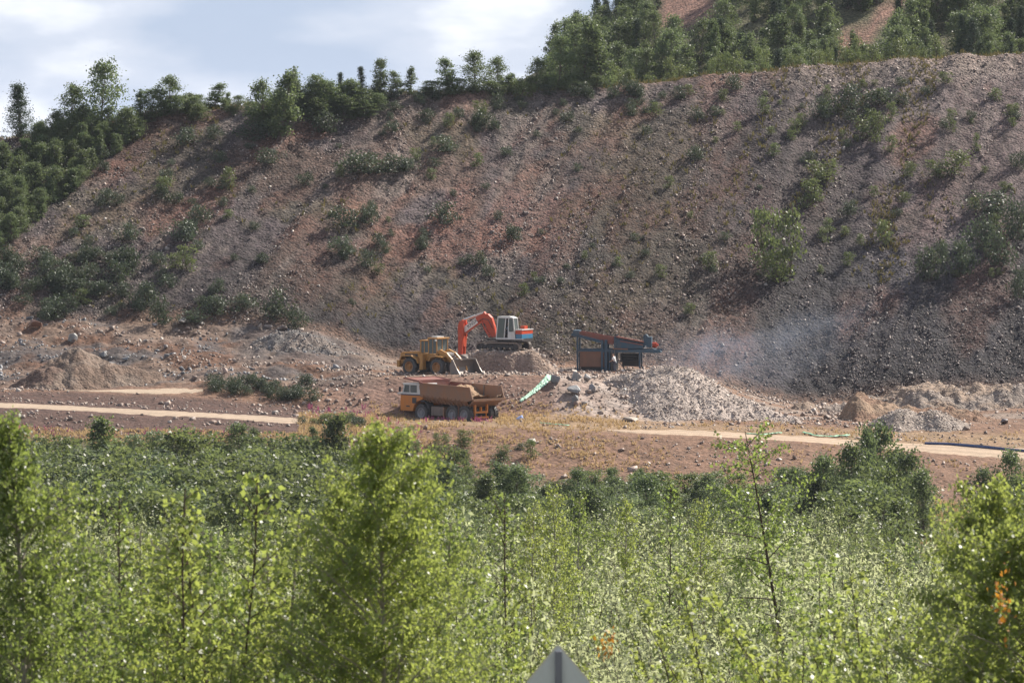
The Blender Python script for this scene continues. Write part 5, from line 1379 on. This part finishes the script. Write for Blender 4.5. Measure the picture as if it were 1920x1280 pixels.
# thicket under the quarry bank
def bank_top(px):
    return float(np.interp(px, [-100, 0, 100, 300, 560, 640, 720, 800, 900, 1000, 1100, 1300, 1500, 1560, 1620, 1700, 1760, 1800, 1850, 1900, 2000], [805, 802, 800, 800, 796, 812, 832, 850, 866, 880, 880, 882, 880, 842, 830, 838, 950, 962, 900, 880, 868]))
thick = 0
for d, off, step in ((366, 0, 46), (350, 22, 52), (333, 46, 54), (315, 72, 58), (296, 98, 60), (275, 120, 60)):
    x = -80
    while x < 2010:
        yt = bank_top(x) + off + RR.uniform(-2, 34) - (26 if RR.random() < .25 else 0) * (off > 0)
        if not (1725 < x < 1835 and d > 280):
            d_ = d + RR.uniform(-8, 4); b = world(x, d_); hgt = -(yt - HZ) * d_ / F - b.z
            tall = RR.random() < .2
            if hgt > .5:
                s = min(max(hgt, 1.1), 5.0)
                p_ = THT[RR.randrange(2)] if tall else THP[RR.randrange(2)] if RR.random() < .28 else THK[RR.randrange(4)]
                s_ = s / (4.6 if tall else 3.0)
                put('thicket_shrub', p_, b - Vector((0, 0, .1)), max(s_, .8) * RR.uniform(.95, 1.45), RR.uniform(0, 6.28), 'dense green shrub in the thicket along the foot of the quarry bank', 'shrub', 'thicket along the foot of the bank', sz=s_)
                thick += 1
        x += step * RR.uniform(.8, 1.2)
for i in range(58):
    x = RR.uniform(-40, 1990); d = RR.choice((362, 346, 328, 310, 290)) + RR.uniform(-6, 6)
    if 1540 < x < 1840: continue
    b = world(x, d); hgt = RR.uniform(2.2, 4.6)
    yt = HZ - F * (b.z + hgt) / d
    if yt < bank_top(x) - 8: hgt = -(bank_top(x) - 4 - HZ) * d / F - b.z
    if hgt < 1.4: continue
    put('thicket_bush', FAR[RR.choice((0, 2, 4, 1))], b - Vector((0, 0, .1)), hgt / 6 * RR.uniform(.9, 1.4), RR.uniform(0, 6.28), 'dark rounded bush standing out of the thicket below the bank', 'bush', 'dark bushes standing out of the thicket', sz=hgt / 6)
for px, yt, d, pl_, Hp, wide, lab in [
    (622, 778, 352, THT[0], 4.6, 1.35, 'tall pointed dark shrub tree standing over the thicket by the fireweed'),
    (186, 786, 356, THT[1], 4.6, 1.5, 'broad dark shrub tree topping the thicket under the twin tracks'),
    (1655, 798, 335, FAR[0], 6.0, 1.0, 'tallest green tree of the clump in front of the right-hand track'),
    (1618, 803, 332, FAR[0], 6.0, .75, 'greyish thin-leaved tree left of the tallest one in the clump'),
    (1590, 836, 326, FAR[2], 6.0, .85, 'rounded green tree at the left end of the clump before the track'),
    (1700, 850, 322, FAR[2], 6.0, .9, 'bright green tree at the right end of the clump before the track'),
    (1733, 885, 316, FAR[0], 6.0, .85, 'low green tree trailing off the right end of the clump'),
    (1553, 856, 330, FAR[4], 6.0, .75, 'small green tree just left of the rounded one'),
    (1660, 880, 318, THK[1], 3.0, 1.3, 'dark shrub in front of the tree clump by the track'),
    (1900, 848, 338, FAR[2], 6.0, .75, 'dark dense tree below the blue pipe at the edge of view'),
    (1850, 880, 336, FAR[4], 6.0, .6, 'dark rounded shrub tree left of the dense one below the blue pipe'),
    (858, 845, 352, THK[2], 3.0, .9, 'lone green bush on the reddish bank under the dump truck'),
    (815, 842, 352, THK[0], 3.0, .8, 'dark bush on the bank left of the lone green one'),
    (745, 832, 354, THK[3], 3.0, .7, 'dark low bush on the bank beside the big birch tip')]:
    top_plant('shrub_tree', pl_, Hp, px, yt, d, lab, 'tree' if Hp > 4 else 'shrub', wide=wide)

for i in range(34):
    x = RR.uniform(600, 1010); d = RR.uniform(369, 381); b = world(x, d)
    if HZ - F * b.z / d < float(np.interp(x, [600, 760, 1010], [800, 815, 835])): continue
    put('bank_shrub', (SLL if i % 3 else SLP)[RR.randrange(3)], b - Vector((0, 0, .1)), RR.uniform(.5, .95), RR.uniform(0, 6.28), 'small weedy shrub dotted over the reddish bank below the truck', 'shrub', 'shrubs dotted over the bank below the truck', False, sz=RR.uniform(.35, .8))

for i in range(14):
    x = RR.uniform(560, 680); d = RR.uniform(384, 389); b = world(x, d)
    put('bank_shrub', (SLL if i % 2 else SLP)[RR.randrange(3)], b - Vector((0, 0, .1)), RR.uniform(.4, .8), RR.uniform(0, 6.28), 'small weedy shrub in the fireweed where the left-hand track ends', 'shrub', 'shrubs where the left-hand track ends', False, sz=RR.uniform(.3, .6))

# ---- dark weeds growing on the inner bank by the side track
for i in range(26):
    x = 395 + i * 7.6 + RR.uniform(-4, 4); d = RR.uniform(402.5, 407)
    put('bank_weed', SLP[RR.randrange(4)], world(x, d), RR.uniform(.45, .8), RR.uniform(0, 6.28), 'dark weedy shrub on the bank at the end of the side track', 'shrub', 'weedy shrubs on the bank by the side track', False, sz=RR.uniform(.5, .75))

# ---- shrubs on the rock slope, one by one
def on_slope_put(px, py, wpx, hpx, mesh_i, label, group=None, light=False, d0=430):
    d = hit(px, py, d0)
    if d is None: return
    k = d / F; m_ = (SLL if light else SLP)[mesh_i]
    ww, hh = (.85, 2.0) if light else (1.15, 1.6)
    put('slope_shrub', m_, world(px, d) - Vector((0, 0, .1)), wpx * k / 2 / ww, RR.uniform(0, 6.28), label, 'shrub', group, False, sz=hpx * k / hh * .95)
named = [
    (660, 326, 70, 42, 0, 'leftmost of four dark shrubs forming a low hedge across the middle slope'),
    (700, 325, 70, 38, 1, 'second shrub of the low dark hedge across the middle slope'),
    (738, 324, 64, 34, 2, 'third shrub of the low dark hedge across the middle slope'),
    (772, 322, 50, 26, 3, 'small right end shrub of the low dark hedge on the slope'),
    (907, 242, 38, 34, 0, 'compact dark shrub standing alone below the slope crest'),
    (836, 284, 52, 30, 1, 'dark spreading shrub below and left of the compact lone one'),
    (800, 228, 34, 22, 2, 'small dark shrub in the pale scree under the crest trees'),
    (828, 420, 58, 42, 3, 'large dark shrub in the middle of the bare slope'),
    (645, 425, 58, 40, 0, 'dark shrub of a pair left of the large mid-slope one'),
    (690, 420, 40, 34, 2, 'smaller dark shrub of the mid-slope pair'),
    (688, 500, 36, 32, 1, 'dark round shrub low on the slope above the loader'),
    (640, 480, 54, 36, 2, 'grey-green shrub low on the slope left of the round one'),
    (895, 500, 32, 28, 3, 'small dark shrub on the lower slope above the excavator boom'),
    (962, 450, 34, 30, 0, 'bluish shrub on the lower middle slope'),
    (348, 452, 56, 40, 1, 'dark shrub with a lighter one behind it on the left slope'),
    (372, 420, 50, 38, 2, 'grey-green shrub behind the dark one on the left slope'),
    (235, 452, 46, 34, 3, 'dark shrub in a yellowish patch of the left slope'),
    (470, 265, 62, 36, 0, 'grey-green shrub beneath the big dark crest tree'),
    (500, 305, 50, 28, 1, 'low shrub under the grey-green one beneath the crest'),
    (612, 250, 58, 42, 2, 'very dark shrub just under the crest bushes'),
    (360, 272, 56, 34, 3, 'dull green shrub in the grey scree below the left ridge'),
    (405, 262, 40, 28, 0, 'smaller dull shrub right of the one in the grey scree'),
    (1590, 205, 66, 44, 1, 'largest dark shrub under the pale crest rubble'),
    (1650, 198, 72, 32, 2, 'long dark shrub joined to the largest one under the crest rubble'),
    (1535, 222, 48, 42, 3, 'dark shrub left of the largest one under the crest rubble'),
    (1690, 162, 24, 18, 0, 'small dark shrub high in the crest rubble'),
    (1692, 196, 28, 22, 1, 'small dark shrub at the right tip of the long one'),
    (1305, 300, 38, 28, 2, 'lone shrub in the dark grey upper scree'),
    (1592, 402, 36, 26, 3, 'round shrub with a dark underside on the right slope'),
    (1908, 320, 34, 36, 0, 'near-black shrub at the far edge of the slope'),
    (1860, 402, 90, 44, 1, 'long dark shrub lying along a gully on the far slope'),
    (1742, 528, 60, 64, 2, 'dark tall shrub at the lower end of the far-side shrub belt'),
    (1795, 515, 64, 66, 3, 'dense dark shrub in the heart of the far-side shrub belt'),
    (1835, 470, 66, 64, 0, 'upright dark shrub in the upper far-side shrub belt'),
    (1876, 500, 64, 66, 1, 'dark shrub low at the outer end of the far-side belt'),
    (1905, 452, 60, 76, 2, 'tall dark shrub at the outer edge of the far-side belt'),
    (1760, 490, 44, 40, 0, 'small shrub tucked into the near end of the far-side belt'),
    (1912, 560, 40, 60, 3, 'dark shrub below the far-side belt at the edge of view'),
    (268, 575, 54, 46, 1, 'dark shrub on the terrace edge of the lower left slope'),
    (300, 610, 42, 54, 2, 'tall dark shrub standing on the terrace edge beside the flat slab'),
    (530, 605, 64, 62, 3, 'big dark shrub at the slope foot above the dark stone heap'),
    (560, 618, 50, 40, 0, 'lower dark shrub overlapping the big one at the slope foot'),
    (400, 590, 60, 36, 1, 'low shrub along the foot of the left slope'),
    (455, 585, 60, 34, 2, 'weedy shrub right of the low one along the slope foot'),
    (355, 605, 60, 24, 3, 'low shrub just behind the wide flat slab')]
for px, py, wp_, hp_, i, lab in named: on_slope_put(px, py, wp_, hp_, i, lab)
lights = [
    (1440, 500, 60, 110, 0, 'tall pale green birch shrub, left half of the tall pair on the slope'),
    (1475, 520, 66, 130, 1, 'tall pale green birch shrub, right half of the tall pair on the slope'),
    (1460, 530, 70, 60, 2, 'low green shrub at the feet of the tall pale pair'),
    (355, 512, 38, 52, 0, 'light green sapling alone on the lower left slope'),
    (155, 425, 36, 24, 1, 'bright yellow-green tuft shrub on the left slope'),
    (300, 360, 40, 30, 2, 'yellowish green shrub in the upper left slope'),
    (1546, 345, 66, 44, 0, 'spreading pale green shrub in the upper right gully'),
    (1515, 390, 50, 56, 1, 'pale green shrub downhill of the spreading one in the gully'),
    (1640, 268, 30, 60, 2, 'pale upright sapling among the yellow ones up the right slope'),
    (1620, 262, 50, 44, 0, 'pale bushy shrub beside the upright sapling up the right slope'),
    (1668, 230, 26, 38, 1, 'small lime shrub below the long dark one'),
    (1785, 252, 20, 46, 0, 'narrow lime sapling standing alone on the upper right slope'),
    (1832, 285, 16, 36, 1, 'second narrow lime sapling lower to the right'),
    (1782, 328, 62, 46, 2, 'round yellow-green shrub on the right slope'),
    (1760, 335, 44, 36, 0, 'smaller yellow-green shrub joined to the round one'),
    (1545, 455, 24, 30, 1, 'yellowish shrub right of the tall pale pair'),
    (1660, 460, 40, 46, 2, 'dull yellow shrub above the dust cloud'),
    (1330, 505, 40, 34, 0, 'pale weedy shrub on the slope above the crusher'),
    (1240, 520, 26, 26, 1, 'small greenish shrub above the crusher chute'),
    (1290, 590, 26, 22, 2, 'small dark green shrub at the slope foot right of the crusher')]
for px, py, wp_, hp_, i, lab in lights: on_slope_put(px, py, wp_, hp_, i, lab, None, True)
regions = [((700, 1080), (178, 250), 34, 'low tuft shrub in the pale scree just under the middle crest', 'tuft shrubs under the middle crest', (16, 34), 0.15),
           ((1080, 1380), (165, 225), 20, 'low dark tuft shrub near the crest below the forest', 'tuft shrubs below the forest edge', (16, 34), 0.1),
           ((420, 1000), (250, 580), 42, 'small dull shrub scattered over the bare middle slope', 'small shrubs on the middle slope', (12, 30), 0.2),
           ((130, 430), (300, 600), 40, 'dull green shrub scattered over the left slope', 'small shrubs on the left slope', (18, 42), 0.2),
           ((1000, 1420), (210, 560), 26, 'small shrub among the stone streaks of the slope above the crusher', 'small shrubs above the crusher', (11, 24), 0.45),
           ((1420, 1920), (150, 520), 70, 'small yellow-green shrub on the weedy right slope', 'small shrubs on the right slope', (12, 30), 0.7),
           ((0, 240), (490, 600), 40, 'grey-green shrub in the belt along the lower left slope', 'shrub belt on the lower left slope', (26, 54), 0.0)]
for xr, yr, n_, lab, grp, sz_, lf in regions:
    for i in range(n_):
        li = RR.random() < lf; wpx = RR.uniform(*sz_)
        on_slope_put(RR.uniform(*xr), RR.uniform(*yr), wpx, wpx * RR.uniform(.6, .9) * (1.3 if li else 1), RR.randrange(3), lab.replace('low dark', 'low pale').replace('low tuft', 'low pale tuft').replace('small dull', 'small pale').replace('dull green', 'yellowish green') if li else lab.replace('small yellow-green', 'small dark green'), grp, li)

# ---- left flank trees and bushes
def crest_put(px, ytop, ybase, wpx, plant, Hp, Rp, label, cat='tree', group=None, beyond=0.0):
    d = hit(px, ybase, 430)
    if d is None: d = float(np.interp(px, CX, CREST_D)) + 2
    d += beyond
    b = world(px, d); zt = -(ytop - HZ) * d / F
    put('ridge_tree', plant, b - Vector((0, 0, .15)), wpx * d / F / 2 / Rp, RR.uniform(0, 6.28), label, cat, group, sz=max(.15, (zt - b.z) / Hp))
ridge = [
    (40, 157, 262, 62, SPR[0], 7, 1.45, 'dark pointed spruce alone against the sky at the left end'),
    (132, 158, 248, 66, FAR[0], 6, 1.7, 'dark dense tree with a blunt top right of the lone spruce'),
    (190, 118, 250, 82, FAR[2], 6, 2.0, 'tallest bushy tree on the left ridge, against cloud'),
    (318, 142, 215, 56, FAR[0], 6, 1.7, 'bushy tree with a narrow top in the middle of the left ridge'),
    (283, 166, 220, 58, FAR[4], 6, 1.9, 'lower bushy tree left of the narrow-topped one'),
    (265, 165, 225, 30, FAR[3], 6, 1.1, 'slim tree beside the lower bushy one on the left ridge'),
    (400, 155, 202, 46, FAR[1], 6, 1.35, 'small tree with a bright top before the big dark crest trees'),
    (376, 176, 205, 40, FAR[4], 6, 1.9, 'low bush left of the small bright-topped tree'),
    (335, 178, 215, 50, FAR[4], 6, 1.9, 'low bush right of the narrow-topped ridge tree'),
    (522, 133, 258, 70, FAR[1], 6, 1.35, 'big dark crest tree with its foot down the slope'),
    (498, 150, 250, 60, FAR[0], 6, 1.7, 'dark tree leaning against the left side of the big crest tree'),
    (552, 122, 200, 22, FAR[3], 6, 1.1, 'very thin sapling poking up behind the big crest tree'),
    (590, 140, 205, 52, FAR[4], 6, 1.9, 'rounded tree right of the thin crest sapling'),
    (612, 150, 210, 56, FAR[4], 6, 1.9, 'dark rounded bush right of the rounded crest tree'),
    (655, 148, 205, 56, FAR[0], 6, 1.7, 'bushy tree at the right end of the dark crest group'),
    (640, 135, 195, 22, SPR[1], 7, 1.15, 'thin pointed tree behind the dark crest group'),
    (682, 124, 190, 26, SPR[1], 7, 1.15, 'slim dark spruce left of the light slender birch'),
    (712, 109, 182, 40, FAR[1], 6, 1.35, 'light slender birch standing clear against the sky'),
    (748, 132, 178, 34, FAR[1], 6, 1.35, 'shorter light birch of a pair right of the slender one'),
    (770, 122, 178, 28, FAR[3], 6, 1.1, 'taller light birch of the pair right of the slender one'),
    (812, 150, 180, 44, FAR[4], 6, 1.9, 'low bush at the left foot of the feathery crest tree'),
    (845, 108, 178, 46, FAR[1], 6, 1.35, 'feathery pale tree left of the dark dense crest tree'),
    (890, 97, 170, 58, FAR[2], 6, 2.0, 'dark dense crest tree left of the forest edge'),
    (934, 107, 168, 48, FAR[0], 6, 1.7, 'green tree joined to the dark dense crest tree'),
    (955, 135, 168, 40, FAR[3], 6, 1.1, 'shorter green tree on the right of the joined pair'),
    (1003, 108, 160, 46, FAR[0], 6, 1.7, 'thin-crowned tree at the left edge of the forest'),
    (1048, 68, 158, 62, FAR[2], 6, 2.0, 'dark open-crowned tree first in the forest edge'),
    (1092, 36, 156, 58, FAR[1], 6, 1.35, 'tall dark green tree second in the forest edge'),
    (1130, 50, 155, 62, FAR[1], 6, 1.35, 'tall green tree third in the forest edge')]
for px, yt, yb, wp_, pl_, Hp, Rp, lab in ridge: crest_put(px, yt, yb, wp_, pl_, Hp, Rp, lab)
# undergrowth along the crest and down the left flank
for i in range(44):
    x = RR.uniform(60, 720); yb = float(np.interp(x, CX, CREST_Y)) + RR.uniform(2, 30)
    hh_ = RR.uniform(14, 36)
    crest_put(x, yb - hh_, yb, hh_ * RR.uniform(.8, 1.3), FAR[RR.choice((0, 1, 2, 4))], 6, 1.9, 'low leafy bush in the scrub along the left crest', 'bush', 'scrub along the left crest')
for i in range(16):
    x = RR.uniform(490, 680); yb = RR.uniform(205, 250) - (x - 490) * .1
    crest_put(x, yb - RR.uniform(34, 54), yb, RR.uniform(40, 64), FAR[RR.choice((0, 4))], 6, 1.8, 'dark bush in the thick scrub under the big crest tree', 'bush', 'scrub under the big crest tree')
for i in range(14):
    x = RR.uniform(800, 1120); yb = float(np.interp(x, CX, CREST_Y)) + RR.uniform(-2, 8)
    crest_put(x, yb - RR.uniform(14, 30), yb, RR.uniform(26, 44), FAR[4], 6, 1.9, 'low bush in the crest scrub beside the forest edge', 'bush', 'scrub by the forest edge')
cnt = 0
while cnt < 150:
    x = RR.uniform(-40, 290); y = RR.uniform(240, 505)
    edge = float(np.interp(x, [-40, 0, 60, 100, 160, 250, 290], [560, 500, 430, 385, 345, 275, 240]))
    if y > edge or (x < 70 and 235 < y < 300): continue
    hh_ = RR.uniform(28, 62)
    crest_put(x, y - hh_, y, hh_ * RR.uniform(.5, .85), FAR[RR.randrange(4)], 6, 1.5, 'leafy tree in the wood covering the left flank of the slope', 'tree', 'wood on the left flank of the slope')
    cnt += 1

# ---- forested hill behind the bench on the right
hx = np.arange(600, 3300, 25.0); hd = np.concatenate([np.arange(500, 640, 6.0), np.arange(640, 900, 20.0)])
def hill_h(px, d):
    """height of the hill behind: its skyline climbs steeply to the right"""
    edge_y = np.interp(px, [600, 900, 960, 1040, 1100, 1150, 1220, 1400, 1700, 2000, 3300], [185, 178, 160, 118, 70, 20, -60, -190, -330, -420, -700])
    foot = -terr(np.asarray(px, float), np.asarray(d, float)) + 1.0
    topz = -(edge_y - HZ) * 610 / F
    t = sstep(518, 612, d) * .6 + .4 * np.clip((d - 518) / 94, 0, 1.0)
    foot_z = -foot
    return foot_z * (1 - t) + np.maximum(topz, foot_z) * t + 1.6 * (fbm(px * .01, d * .03, 91, 3) - .5) * sstep(515, 540, d)
Dh, Ph = np.meshgrid(hd, hx, indexing='ij')
Zh = hill_h(Ph, Dh); Xh = (Ph - 960) / F * Dh
YH = HZ - F * Zh / Dh
ch_ = np.zeros(Zh.shape + (3,)) + np.array((0.10, 0.095, 0.05))
scree = sstep(1235, 1250, Ph - (30 - YH) * .1) * (1 - sstep(1330, 1350, Ph)) * (1 - sstep(48, 62, YH))
scree2 = sstep(-26, -18, (Ph - 1655) + (YH - 30) * 1.25) * (1 - sstep(18, 28, (Ph - 1655) + (YH - 30) * 1.25))
ch_ = mixc(ch_, (0.25, 0.14, 0.105), np.maximum(scree, scree2))
me = np_mesh('forest_hill', np.stack([Xh, Dh, Zh], -1).reshape(-1, 3), 4, grid_faces(len(hd), len(hx)), M['slope'], {'soil': ch_.reshape(-1, 3)}, True)
o = link(bpy.data.objects.new('forest_hill', me)); tag(o, kind='structure')
cnt = 0; tries = 0
while cnt < 235 and tries < 4000:
    tries += 1
    row_ = RR.random()
    d = 505 + 95 * row_
    x = RR.uniform(1030, 2030)
    z = float(hill_h(np.array([x]), np.array([d]))[0]); yb = HZ - F * z / d
    if yb < -30 or yb > 175: continue
    if 1232 < x < 1348 and yb < 62 + 52: continue
    u = (x - 1655) + (yb - 30) * 1.25
    if -40 < u < 34 and yb < 95: continue
    u2 = (x - 1655) + (yb - 75) * 1.25
    if -34 < u2 < 28 and yb < 130: continue
    if x > 1500 and d < 512: continue
    h_ = RR.uniform(3.6, 6.2) * (1 - .25 * (d < 520))
    if RR.random() < .16: p_, Hp = SPR[RR.randrange(2)], 7
    else: p_, Hp = FAR[RR.choice((0, 1, 1, 2, 3, 4))], 6
    front = d < 528
    put('forest_tree', p_, (((x - 960) / F * d), d, z - .15), h_ / Hp * RR.uniform(.9, 1.2), RR.uniform(0, 6.28),
        'dark tree in the front edge of the forest above the crest' if front else 'tree in the dense forest covering the hill behind the crest', 'tree',
        'front edge of the forest' if front else 'forest on the hill behind', sz=h_ / Hp)
    cnt += 1
# light young growth along the forest's foot
for i in range(40):
    x = RR.uniform(1080, 1760); d = RR.uniform(499, 509); b = world(x, d)
    put('young_birch', SLL_P[RR.randrange(3)], b, RR.uniform(.7, 1.3), RR.uniform(0, 6.28), 'light green young birch at the foot of the forest edge', 'tree', 'young birches at the forest foot', sz=RR.uniform(.7, 1.7))

# ---- grass and weeds nobody could count
def tufts(name, label, P, hgt, mat, seed, blades=5, wid=.05):
    rng = np.random.default_rng(seed); n = len(P)
    B = np.repeat(P, blades, 0); h = np.repeat(hgt, blades) * rng.uniform(.5, 1.15, n * blades)
    az = rng.uniform(0, 6.28, len(B)); a = np.stack([np.cos(az), np.sin(az), 0 * az], -1)
    sp = np.stack([rng.normal(size=len(B)), rng.normal(size=len(B)), np.zeros(len(B))], -1) * .32 * h[:, None]
    B = B + sp * .5; w_ = (wid * rng.uniform(.6, 1.4, len(B)))[:, None]
    tip = B + sp + np.stack([0 * h, 0 * h, h], -1); mid = (B + tip) / 2 + np.stack([0 * h, 0 * h, h * .12], -1)
    v = np.stack([B - a * w_ * .5, B + a * w_ * .5, mid + a * w_ * .6, tip, mid - a * w_ * .6], 1)
    f = np.arange(len(B) * 5).reshape(-1, 5)
    me = np_mesh(name, v.reshape(-1, 3), 5, f, mat, {'tint': np.repeat(np.clip(rng.normal(.5, .3, len(B)), 0, 1), 5)})
    o = link(bpy.data.objects.new(name, me)); tag(o, label, None, None, 'stuff'); return o
rng = np.random.default_rng(77)
def spread(n, x0, x1, d0, d1, f=None):
    px = rng.uniform(x0, x1, n); d = rng.uniform(d0, d1, n)
    if f is not None:
        k = rng.random(n) < f(px, d); px, d = px[k], d[k]
    return np.stack([(px - 960) / F * d, d, terr(px, d)], -1)
P = np.concatenate([spread(3800, 690, 1200, 376, 403, lambda p, d: (1 - .75 * ((p > 760) & (p < 930) & (d > 388) & (d < 404))) * (.2 + .8 * sstep(.45, .6, fbm(p * .02, d * .4, 95))) * (1 - .9 * ((p > 1130) & (d > 385.5) & (d < 391)))),
                    spread(1800, 560, 700, 376, 398), spread(2500, -50, 620, 371, 378, lambda p, d: .7 + 0 * p),
                    spread(1500, 1200, 1960, 391.5, 404, lambda p, d: .5 * sstep(.5, .6, fbm(p * .02, d * .3, 96))),
                    spread(3500, 850, 1900, 371, 385, lambda p, d: .35 * sstep(.5, .62, fbm(p * .03, d * .3, 97))),
                    spread(1600, 1690, 1900, 290, 372)])
tufts('dry_grass', 'dry tan grass on the flat around the dump truck and the banks', P, rng.uniform(.12, .36, len(P)), M['dry_grass'], 5, 6, .05)
def slope_spread(n, x0, x1, t0, t1, f):
    px = rng.uniform(x0, x1, n); t = rng.uniform(t0, t1, n); d = 436 + (np.interp(px, CX, CREST_D) - 436) * t
    x = (px - 960) / F * d; k = rng.random(n) < f(x, t, px); px, d = px[k], d[k]
    return np.stack([(px - 960) / F * d, d, terr(px, d)], -1)
P = np.concatenate([slope_spread(7000, 1220, 1960, .32, 1.0, lambda x, t, p: sstep(.55, .68, fbm((x - 13.5 * t) * .25, t * 3, 98, 3)) * (.25 + .75 * sstep(1380, 1520, p)) * .8),
                    slope_spread(3600, 1500, 1860, .30, .70, lambda x, t, p: .6 * np.exp(-((p - 1690 - 60 * (t - .5)) / 70) ** 2 - ((t - .5) / .11) ** 2) * (fbm(x * .6, t * 12, 99, 3) > .47)),
                    slope_spread(2600, 60, 1220, .05, 1.0, lambda x, t, p: sstep(.52, .68, fbm(x * .12, t * 6, 47, 4)) * .6),
                    slope_spread(2600, -40, 2000, 1.0, 1.12, lambda x, t, p: .6 + 0 * t)])
tufts('weeds', 'yellow-green weeds and dry stalks on the quarry slope', P, rng.uniform(.2, .6, len(P)), M['weed'], 6, 5, .07)
P = np.concatenate([spread(60, 575, 690, 390, 402), spread(45, 790, 925, 394, 396.2), spread(60, -20, 480, 372, 378), spread(30, 700, 800, 376, 392)])
tufts('fireweed', 'pink fireweed flowering by the truck wheels and track ends', P, rng.uniform(.3, .6, len(P)), M['fireweed'], 7, 3, .06)
P = spread(22000, -120, 2040, 45, 372, lambda p, d: np.minimum(1, (d / 372) ** .5))
tufts('undergrowth', 'rough green undergrowth between the bushes of the hollow', P, rng.uniform(.2, .55, len(P)), M['leaf_thicket'], 8, 5, .10)
# sprigs that have already turned orange, each on its own plant
def orange_sprig(host, px, py, d, n_, sx, sz, seed):
    rg = np.random.default_rng(seed)
    c = np.stack([rg.normal(0, sx, n_), rg.normal(0, sx, n_), rg.normal(0, sz, n_)], -1) + np.array([(px - 960) / F * d, d, -(py - HZ) * d / F])
    bpy.context.view_layer.update()
    mi = np.array(host.matrix_world.inverted())
    c = c @ mi[:3, :3].T + mi[:3, 3]
    v, f = leaf_quads(c, .05, rg, .66, .5)
    o = link(bpy.data.objects.new('orange_leaves', np_mesh('orange_leaves', v, 4, f, M['orange_leaf'], {'tint': np.repeat(rg.random(n_), 4)})), host)
    tag(o, 'sprig of leaves turned orange')
orange_sprig(OR_BIRCH, 1884, 1125, 39.0, 60, .05, .16, 1)
orange_sprig(OR_BUSH, 1140, 1212, 43.2, 50, .05, .07, 2)

# ------------------------------------------------------------------ dust drifting from the crusher, and the air
def volume_mat(name, col, dens, noise=None):
    m, t, o_ = new_mat(name); k = t.links.new
    v = t.nodes.new('ShaderNodeVolumePrincipled')
    v.inputs['Color'].default_value = (*col, 1); v.inputs['Density'].default_value = dens; v.inputs['Anisotropy'].default_value = 0.2
    if noise:
        tcn = t.nodes.new('ShaderNodeTexCoord')
        n = t.nodes.new('ShaderNodeTexNoise'); n.inputs['Scale'].default_value = noise; n.inputs['Detail'].default_value = 3
        g = t.nodes.new('ShaderNodeTexGradient'); g.gradient_type = 'SPHERICAL'
        k(tcn.outputs['Object'], n.inputs['Vector']); k(tcn.outputs['Object'], g.inputs['Vector'])
        r = t.nodes.new('ShaderNodeMapRange'); r.inputs['From Min'].default_value = .38; r.inputs['From Max'].default_value = .7
        k(n.outputs['Fac'], r.inputs['Value'])
        a = t.nodes.new('ShaderNodeMath'); a.operation = 'MULTIPLY'; k(r.outputs[0], a.inputs[0]); k(g.outputs['Fac'], a.inputs[1])
        b = t.nodes.new('ShaderNodeMath'); b.operation = 'MULTIPLY'; b.inputs[1].default_value = dens; k(a.outputs[0], b.inputs[0])
        k(b.outputs[0], v.inputs['Density'])
    k(v.outputs[0], o_.inputs['Volume'])
    return m
def puff(px, py, d, rx, ry, rz_, tilt, dens, label, noise=2.2):
    bm = bmesh.new(); bmesh.ops.create_icosphere(bm, subdivisions=3, radius=1.0)
    me = bpy.data.meshes.new('dust_cloud'); bm.to_mesh(me); bm.free()
    me.materials.append(volume_mat('dust', (0.62, 0.74, 0.98), dens, noise))
    o = link(bpy.data.objects.new('dust_cloud', me)); o.location = ((px - 960) / F * d, d, -(py - HZ) * d / F)
    o.scale = (rx, ry, rz_); o.rotation_euler = (0, -math.radians(tilt), 0)
    tag(o, label, None, None, 'stuff'); return o
puff(1310, 672, 433, 7.5, 4.0, 4.0, 14, .11, 'bluish dust blowing off the crusher over the gravel heap')
puff(1450, 655, 437, 12.0, 4.0, 4.2, 20, .07, 'thin bluish dust drifting up the dark slope')
HAZE = 0.00005
bm = bmesh.new(); bmesh.ops.create_cube(bm, size=1.0)
me = bpy.data.meshes.new('haze'); bm.to_mesh(me); bm.free()
me.materials.append(volume_mat('haze_air', (0.80, 0.86, 1.0), HAZE))
o = link(bpy.data.objects.new('haze', me)); tag(o, None, None, None, 'stuff')
lo, hi = -(H.max() + 3.0), float(Zh.max()) + 14
o.scale = (48000, 7000, hi - lo); o.location = (0, 3300, (hi + lo) / 2)
